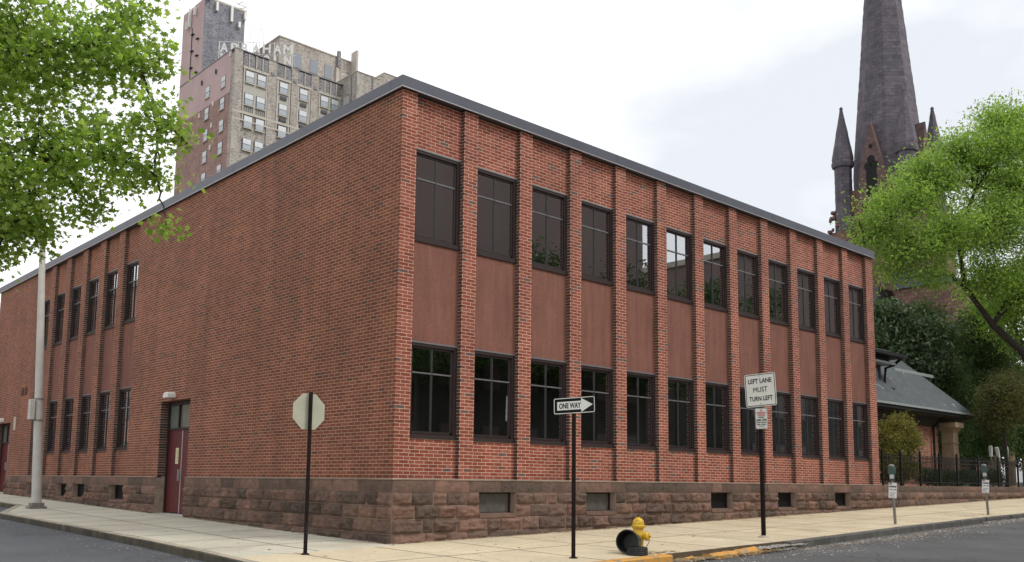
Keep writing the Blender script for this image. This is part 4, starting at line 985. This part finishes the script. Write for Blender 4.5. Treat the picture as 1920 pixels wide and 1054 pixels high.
# ================================================================== CHURCH
ch = empty('stone_church', (67.8, 21.35, 0), 'dark stone church tower with tall tapering spire and corner pinnacles', 'church')
CX, CY, HH = 67.8, 21.35, 2.83
def lathe_uv(mb, name, mat, parent, c, smooth=False):
    base = wloc(parent); me = mb.mesh(name, mat, base, uv=False, smooth=smooth)
    uvl = me.uv_layers.new(name='UVMap'); bx, by, bz = base
    for p in me.polygons:
        ctr = p.center; a0 = math.atan2(ctr.y+by-c[1], ctr.x+bx-c[0])
        for li in p.loop_indices:
            v = me.vertices[me.loops[li].vertex_index].co; a = math.atan2(v.y+by-c[1], v.x+bx-c[0])
            while a-a0 > math.pi: a -= 2*math.pi
            while a-a0 < -math.pi: a += 2*math.pi
            uvl.data[li].uv = (a*c[2], v.z+bz)
    return link(name, me, parent)
def rough_prof(prof, step, j):
    out = []
    for (r0, z0), (r1, z1) in zip(prof, prof[1:]):
        n = max(1, int(abs(z1-z0)/step))
        for k in range(n): t = k/n; out.append((r0+(r1-r0)*t+random.uniform(-j, j), z0+(z1-z0)*t))
    return out+[prof[-1]]
lathe_uv(MB().lathe((CX, CY, 0), rough_prof([(2.95, 21.5), (2.98, 27.5), (.12, 60)], .33, .018), 8, rot=R(22.5)), 'spire', M_spire, ch, (CX, CY, 2.6))
MB().box(CX-HH, CX+HH, CY-HH, CY+HH, -2, 25.6).build('tower', M_tower, ch)
for i, (dx, dy) in enumerate(((-1, -1), (-1, 1), (1, -1), (1, 1))):
    px_, py_ = CX+dx*HH, CY+dy*HH
    pn = MB().lathe((px_, py_, 0), rough_prof([(.80, 14), (.80, 24.0), (.74, 24.2), (.74, 27.8)], .3, .012)+[(.90, 27.85), (.97, 28.1), (.97, 28.35), (.90, 28.4)]+rough_prof([(.93, 28.7), (.13, 33.2)], .3, .015)+[(.16, 33.35), (.05, 33.5)], 8, rot=R(22.5))
    lathe_uv(pn, 'pinnacle', M_spire if i else M_spire, ch, (px_, py_, .8))
mb = MB()
for dx, dy in ((-1, -1), (-1, 1), (1, -1)):
    for k in range(9):
        px_, py_ = CX+dx*(HH+.25+random.uniform(-.1, .35)), CY+dy*(HH+.25+random.uniform(-.1, .35)); z = 22.1+k*.26; s_ = random.uniform(.12, .32)
        mb.lathe((px_+dx*random.uniform(0, .5), py_+dy*random.uniform(0, .4), z), [(s_*.6, 0), (s_, .12), (s_*.8, .3)], 6)
    mb.box(CX+dx*(HH+.95)-.18, CX+dx*(HH+.95)+.18, CY+dy*(HH+.9)-.15, CY+dy*(HH+.9)+.15, 21.9, 22.15)
    mb.box(CX+dx*HH-1.0, CX+dx*HH+1.0, CY+dy*HH-1.0, CY+dy*HH+1.0, 12, 21.9)
mb.build('gargoyle_course', M_tower, ch)
for axis, sgn in (('x', -1), ('y', -1)):     # gabled lucarnes
    g = MB(); q = MB()
    tri = [(-1.15, 24.0), (1.15, 24.0), (1.15, 26.6), (0, 31.2), (-1.15, 26.6)]
    if axis == 'x': g.prism([(CY+a, b_) for a, b_ in tri], CX-3.35, CX-1.0, 'x')
    else: g.prism([(CX+a, b_) for a, b_ in tri], CY-3.35, CY-1.0, 'y')
    gg = g.build('lucarne', M_church, ch)
    for oy, oz, rr in ((-.28, 27.3, .34), (.28, 27.3, .34), (0, 27.85, .34), (0, 29.0, .18)):
        cpt = (CX-3.36, CY+oy, oz) if axis == 'x' else (CX+oy, CY-3.36, oz)
        MB().lathe(cpt, [(rr, 0), (rr, .04)], 10, axis=(-1, 0, 0) if axis == 'x' else (0, -1, 0)).build('foil_opening', M_black, gg)
    (q.box(CX-3.39, CX-3.36, CY-.45, CY+.45, 24.6, 27.1) if axis == 'x' else q.box(CX-.45, CX+.45, CY-3.39, CY-3.36, 24.6, 27.1)); q.build('opening', M_black, gg)
# nave in front of the tower
MB().box(62, 65.5, 13.2, CY-HH+.1, -2, 15.6).build('nave_wall', M_tower, ch)
MB().prism([(13.0, 15.6), (CY-HH+.1, 15.6), (CY-HH+.1, 17.6)], 61.8, 65.6, 'x').build('nave_roof', M_slate, ch)
MB().add([(60.0, 19.5, 12.0), (66, 19.5, 12.0), (66, 26, 12.0), (60, 26, 12.0), (62.5, 20.2, 16.2), (65.8, 20.2, 16.2), (65.8, 25, 16.2), (62.5, 25, 16.2)], [(0, 1, 2, 3), (4, 5, 6, 7), (0, 1, 5, 4), (1, 2, 6, 5), (2, 3, 7, 6), (3, 0, 4, 7)]).build('porch_roof', simple('dark_shingles', (.06, .055, .05), .9, var=.3), ch)
MB().box(60.3, 65.9, 19.8, 25.8, -2, 12.0).build('porch_wall', M_tower, ch)

# ================================================================== BUILDINGS ACROSS THE STREETS (seen in the glass)
M_opane = simple('dark_opposite_pane', (.10, .075, .07), .5)
def block(name, x0, x1, y0, y1, zt, label, mat, face, n, rows):
    r = empty(name, ((x0+x1)/2, (y0+y1)/2, -1.5), label, 'building'); MB().box(x0, x1, y0, y1, 8.2 if face == 'y' else -3, zt).build('wall', mat, r)
    if face == 'y': MB().box(x0-.1, x1+.1, y0-.1, y1+.1, -3, 8.2).build('added_dark_storey', simple('added_dark_storey_tone', (.045, .047, .042), .8, var=.3, nscale=.6), r)  # unseen dark storey added to keep reflections in the lower glass dark
    MB().box(x0-.2, x1+.2, y0-.2, y1+.2, zt, zt+.4).build('cornice', M_concr, r)
    for i in range(n):
        for j in range(rows):
            z = 1.0+j*3.6
            if face == 'y': u = x0+(x1-x0)*(i+.5)/n; f = MB().box(u-.6, u+.6, y1-.02, y1+.14, z, z+1.8).build('window', M_sash, r); MB().box(u-.5, u+.5, y1+.141, y1+.16, z+.1, z+1.7).build('pane', M_opane, f)
            else: u = y0+(y1-y0)*(i+.5)/n; f = MB().box(x1-.02, x1+.04, u-.6, u+.6, z, z+1.8).build('window', M_sash, r); MB().box(x1+.041, x1+.06, u-.5, u+.5, z+.1, z+1.7).build('pane', M_dull, f)
    return r
block('apartment_building', 11.5, 33.5, -34, -21, 17.5, 'brown rendered apartment block across the front street, mirrored in the left windows', M_opp, 'y', 8, 3)
block('apartment_building', 44, 74, -34, -21, 15.8, 'brown rendered block farther up the front street, mirrored in the right windows', M_opp, 'y', 10, 3)
block('warehouse', -31, -17.5, 42, 82, 15.5, 'pinkish brick building at the far end of the side street', simple('pink_render_opposite', (.50, .30, .25), .9, var=.06, nscale=.3), 'x', 9, 3)

# ================================================================== TREES AND SHRUBS
def leaf_shape(kind):
    if kind == 'maple':
        tips = [(90, 1), (118, .52), (145, .9), (175, .42), (205, .66), (238, .3), (270, .34), (302, .3), (335, .66), (5, .42), (35, .9), (62, .52)]
        v = [(0, 0, .06)]+[(r_*math.cos(R(a)), r_*math.sin(R(a)), -.10*r_) for a, r_ in tips]; n = len(tips)
        return np.array(v), np.array([(0, 1+i, 1+(i+1) % n) for i in range(n)])
    v = [(0, -1, 0), (.42, -.1, .14), (0, 1, 0), (-.42, -.1, .14)]
    return np.array(v), np.array([(0, 1, 2), (0, 2, 3)])
def leaves_mesh(name, P, size, kind, mat, base, up=.6, out=None):
    P = np.asarray(P); n = len(P); sv, sf = leaf_shape(kind)
    nr = RNG.normal(size=(n, 3)); nr /= np.linalg.norm(nr, axis=1)[:, None]
    nr = nr*(1-up)+np.array([0, 0, up]);
    if out is not None: nr += out
    nr /= np.linalg.norm(nr, axis=1)[:, None]
    t = np.cross(nr, RNG.normal(size=(n, 3))); t /= np.linalg.norm(t, axis=1)[:, None]; b_ = np.cross(nr, t)
    s_ = size*RNG.uniform(.6, 1.25, n)[:, None, None]
    V = P[:, None]+s_*(t[:, None]*sv[None, :, :1]+b_[:, None]*sv[None, :, 1:2]+nr[:, None]*sv[None, :, 2:])
    F = (sf[None]+(np.arange(n)*len(sv))[:, None, None]).reshape(-1, 3)
    return npmesh(name, V.reshape(-1, 3), [F], mat, base)
def curve_pts(a, b_, sag, n=6, jit=.06):
    a, b_ = Vector(a), Vector(b_); d = (b_-a).length; out = []
    for i in range(n+1):
        t = i/n; p = a.lerp(b_, t); p.z += sag*math.sin(math.pi*t)*d; j = jit*d*(1 if 0 < i < n else 0)
        out.append(p+Vector((random.uniform(-j, j), random.uniform(-j, j), random.uniform(-j, j))))
    return out
def make_tree(name, label, cat, base, trunk, blobs, mat, leaf, kind, per_m2, sigma, group=None, twig_r=.012, barkmat=None, up=.55, shell=.55, join=.55, ztop=None, clump=None, limb_r=.5):
    """trunk: list of (x,y,z,r); blobs: (x,y,z,r)"""
    r = empty(name, base, label, cat, group); bk = MB()
    tp = [Vector(p[:3]) for p in trunk]; bk.tube(tp, [p[3] for p in trunk], 10)
    P = []; done = []
    for (x, y, z, rad) in blobs:
        c = Vector((x, y, z)); k = min(range(len(tp)), key=lambda i: (tp[i]-c).length+(2.5 if tp[i].z > c.z else 0)*join)
        st = tp[k]; d = (c-st).length; r0 = min(trunk[k][3]*limb_r, .018*d+.02)
        near = [b_ for b_ in done if (b_-c).length < .6*d]
        if near: st = min(near, key=lambda b_: (b_-c).length); d = (c-st).length; r0 = min(r0*.5, .03)
        if rad < .2: r0 = .008
        done.append(c)
        pts = curve_pts(st, c, .10, 7, .035); bk.tube(pts, [r0*(1-.72*i/7)+twig_r for i in range(8)], 7)
        nc = max(4, int(per_m2*rad**2))
        for _ in range(nc):
            v = Vector(RNG.normal(size=3)).normalized(); rr = rad*(shell+(1-shell)*random.random())*random.uniform(.75, 1.12); q = c+Vector((v.x*rr, v.y*rr, v.z*rr*.85))
            if random.random() < .5:
                s0 = pts[random.randint(4, 7)]; tw = curve_pts(s0, q, .06, 3, .07); bk.tube(tw, [twig_r*1.1, twig_r*.8, twig_r*.5, twig_r*.25], 4)
            nl = clump or 26
            P.append(np.array(q)+RNG.normal(size=(nl, 3))*np.array([sigma, sigma, sigma*.6]))
    if P:
        P = np.concatenate(P)
        link('foliage', leaves_mesh('foliage', P, leaf, kind, mat, base, up), r)
    bk.build('trunk', barkmat or M_bark, r, uv=False, smooth=True)
    return r
# near street maple at the left
tb = (-11.8, 1.2, gz(-11.8, 1.2))
mtrunk = [(-11.8, 1.2, -1.5, .24), (-11.7, 1.2, .6, .20), (-11.3, 1.25, 2.0, .17), (-10.4, 1.3, 3.0, .14), (-9.2, 1.4, 3.9, .12), (-8.0, 1.4, 4.9, .10), (-7.2, 1.3, 6.2, .07), (-6.7, 1.2, 7.6, .04)]
mbl = [(-6.78, 2.62, 6.61, 1.65), (-6.29, .84, 6.34, 1.38), (-5.59, .17, 6.43, .97), (-5.10, -.25, 6.2, .62), (-4.82, -.42, 5.32, .55), (-4.46, -.70, 4.98, .26), (-4.62, .10, 4.66, .40), (-5.35, .20, 4.74, .95),
       (-6.03, .86, 4.73, 1.25), (-6.62, 2.77, 4.80, 1.6), (-6.2, 1.06, 3.85, .75), (-5.35, .88, 4.22, .42), (-6.5, 1.38, 3.22, .42), (-5.85, 1.39, 3.62, .30), (-4.56, -.33, 3.75, .09), (-5.15, .24, 7.09, .5),
       (-6.4, .6, 8.2, 1.5), (-8.3, 2.0, 7.6, 1.9), (-8.2, 1.5, 5.2, 1.6), (-9.8, 1.2, 7.0, 2.0), (-11.5, 1.2, 7.4, 2.3), (-13.3, 1.0, 6.4, 2.1), (-11.6, 3.0, 5.8, 2.0), (-9.8, -.6, 6.4, 1.8), (-13.0, 2.6, 5.2, 1.6), (-8.0, 1.8, 3.9, 1.0), (-6.75, 1.9, 3.35, .6), (-6.35, 2.0, 3.85, .6), (-6.9, 2.6, 2.9, .45)]
make_tree('maple_tree', 'large green maple with lobed leaves leaning over the side street at the left', 'tree', tb, mtrunk, mbl, M_leaf_maple, .070, 'maple', 70, .17, up=.4, clump=20, shell=.25, twig_r=.009, limb_r=.5)
# big street tree at the right
bb = (37.2, .6, -.1)
btr = [(37.3, .5, -.3, .40), (37.0, .4, 2.5, .34), (36.4, .3, 4.4, .30), (35.5, .75, 6.0, .19), (34.2, 1.6, 7.3, .14), (33.0, 2.3, 9.0, .11), (32.3, 2.2, 11.2, .11), (33.0, 1.6, 13.4, .07)]
bbl = [(34.15, .27, 15.6, 1.7), (33.16, 1.34, 14.6, 1.8), (31.2, 2.3, 13.5, 1.3), (29.3, 2.91, 12.4, 1.35), (28.4, 3.81, 11.1, 1.1), (27.9, 4.43, 10.4, .7), (29.3, 3.11, 10.3, 1.6), (30.5, 1.80, 11.0, 1.8), (32.89, .7, 11.8, 2.1), (35.0, -.2, 13.3, 2.4),
       (29.0, 3.68, 9.3, .95), (30.4, 2.46, 9.1, .95), (33.85, 1.3, 9.6, 1.5), (35.6, .3, 9.6, 1.5), (37.5, -.5, 11.8, 2.6), (38.5, 1.5, 14.8, 2.4), (36.5, 3.0, 12.3, 2.2), (40.0, 0, 10.5, 2.4), (39.5, 3, 9.5, 2.0), (36.3, 1.2, 16.8, 1.6), (34.6, .2, 8.5, 1.1), (36.6, -.6, 9.2, 1.5), (33.2, 1.5, 9.0, 1.0), (28.3, 3.7, 12.0, 1.0), (30.0, 3.0, 13.6, 1.1), (32.2, 1.9, 15.0, 1.2), (35.2, .5, 17.0, 1.2), (37.5, 2, 8.2, 1.6), (39.5, .5, 7.4, 1.6), (31.6, 2.0, 15.0, 1.1), (30.3, 2.6, 14.0, 1.0), (34.0, 1.0, 16.7, 1.2), (27.4, 4.4, 11.3, .55), (36.2, .8, 6.7, .9), (37.8, .2, 6.0, 1.1), (35.0, 1.4, 7.9, .8), (38.2, .6, 4.6, .9)]
make_tree('street_tree', 'big bright green spreading tree before the church tower', 'tree', bb, btr, bbl, M_leaf_big, .085, 'oval', 38, .38, up=.35, clump=36, twig_r=.018, shell=.2, limb_r=.7)
def small(name, label, cat, x, y, z0, trunk_r, blobs, mat, leaf, per, sig, cl=30, kind='oval', group=None, up=.35, shell=.5):
    zt = max(b_[2] for b_ in blobs)
    make_tree(name, label, cat, (x, y, z0), [(x, y, z0-.1, trunk_r), (x+.1, y, z0+(zt-z0)*.35, trunk_r*.8), (x, y+.05, z0+(zt-z0)*.7, trunk_r*.5), (x, y, zt, trunk_r*.2)], blobs, mat, leaf, kind, per, sig, group, twig_r=.012, up=up, clump=cl, shell=shell)
small('magnolia_tree', 'glossy leaved magnolia behind the roof of the small house', 'tree', 33.3, 5.6, 0, .16, [(33.0, 5.5, 7.4, 1.2), (33.7, 5.0, 7.0, 1.3), (32.6, 5.8, 6.4, 1.3), (34.5, 4.6, 7.2, 1.0), (33.4, 5.2, 5.6, 1.3), (32.5, 5.9, 8.2, .8), (34.3, 4.6, 6.1, 1.0)], M_leaf_mag, .12, 75, .3, 26, up=.3)
small('evergreen_tree', 'dark evergreen directly right of the magnolia', 'tree', 35.6, 5.6, 0, .18, [(35.6, 5.3, 8.4, .9), (35.9, 5.2, 7.0, 1.4), (35.2, 5.0, 5.6, 1.5), (35.9, 4.6, 4.2, 1.6), (35.4, 4.7, 2.6, 1.5), (34.4, 5.2, 4.9, 1.0), (34.6, 4.9, 1.6, 1.3)], M_leaf_dark, .075, 95, .28, 34, up=.2)
small('evergreen_tree', 'dark evergreen farther right, nearer the trunk of the big bright tree', 'tree', 40.5, 4.6, 0, .2, [(40.4, 4.6, 8.6, 1.0), (39.6, 4.5, 7.4, 1.4), (40.8, 4.3, 6.2, 1.7), (39.6, 4.0, 4.6, 1.8), (41.4, 3.6, 3.6, 1.8), (39.0, 3.9, 2.6, 1.6), (42.6, 4.0, 7.4, 1.3), (43.8, 3.6, 5.4, 1.5), (43.5, 3.2, 2.6, 1.5)], M_leaf_dark, .085, 80, .3, 34, up=.2)
small('evergreen_tree', 'dark evergreen behind the stone colonnade up the street', 'tree', 52, 9.5, 0, .2, [(50.5, 10, 3, 2.2), (52.5, 9, 3.5, 2.4), (55, 8, 3.2, 2.4), (57.5, 6.5, 3.2, 2.4), (52, 9, 6.5, 2.2), (56, 7.5, 6.0, 2.2), (49, 10.5, 5, 2)], M_leaf_dark, .12, 40, .4, 34, up=.2)
small('reddish_maple', 'low maple with bronze tinged leaves behind the fence at the right', 'tree', 31.9, .55, -.1, .08, [(30.9, .55, 3.6, .75), (31.6, .4, 4.1, .8), (30.8, .8, 2.9, .6), (31.8, .5, 3.0, .8), (32.6, .3, 3.6, .9), (31.4, 1.0, 2.4, .5), (33.2, .4, 4.4, .9)], M_leaf_red, .055, 120, .2, 30, up=.6)
small('garden_shrub', 'rounded yellow green shrub beside the end of the brick building', 'shrub', 22.9, .95, -.1, .04, [(22.6, .95, 1.6, .55), (23.2, .9, 1.4, .55), (22.3, 1.0, 1.1, .55), (22.9, .85, 2.0, .42), (22.4, .9, .5, .6), (23.3, .9, .6, .5), (21.6, 1.0, .9, .5), (21.7, 1.0, 1.6, .5), (22.8, .85, 2.25, .42), (22.2, .95, 2.0, .5), (23.5, .9, 1.8, .45)], M_leaf_shrub, .05, 240, .13, 26, up=.3)
for i, (x, y, h_, lab) in enumerate(((24.6, .75, .55, 'low clipped shrub at the foot of the orange brick wall'), (26.2, .8, .5, 'low shrub behind the fence left of the porch column'), (27.8, .85, .55, 'low shrub behind the fence below the porch column'), (29.6, .9, .5, 'low dark shrub behind the fence right of the porch column'), (31.3, .9, .6, 'low shrub under the bronze leaved maple'))):
    small('hedge_shrub', lab, 'shrub', x, y, -.12, .02, [(x-.35, y, h_*.5, h_*.65), (x+.3, y, h_*.55, h_*.7), (x, y-.1, h_*.8, h_*.55)], M_leaf_hedge, .035, 380, .09, 22, group='low shrubs behind the iron fence', up=.3)
# trees on the far pavement, seen in the windows
for i, (x, h_, lab) in enumerate(((14, 11.2, 'nearest pavement tree opposite the brick building'), (19.5, 12.4, 'second pavement tree opposite, in front of the brown rendered block'), (25.5, 12.6, 'third pavement tree opposite, in front of the brown rendered block'), (32.5, 13.0, 'tall pavement tree opposite at the end of the brown rendered block'), (38.5, 13.5, 'tall pavement tree in the gap between the two brown rendered blocks'), (1.5, 8.5, 'pavement tree opposite, nearest the street corner'))):
    y = -17.8; z0 = gz(x, y); rr = h_*.17
    bl = [(x+math.cos(a)*rr*1.0, y+math.sin(a)*rr, h_*(.52+.14*k), rr*(.95-.18*k)) for k in range(3) for a in (k*.8, k*.8+2.1, k*.8+4.2)]
    small('pavement_tree', lab, 'tree', x, y, z0, .16, bl, M_leaf_far, .12, 22, .35, 26, group='trees along the opposite pavement')
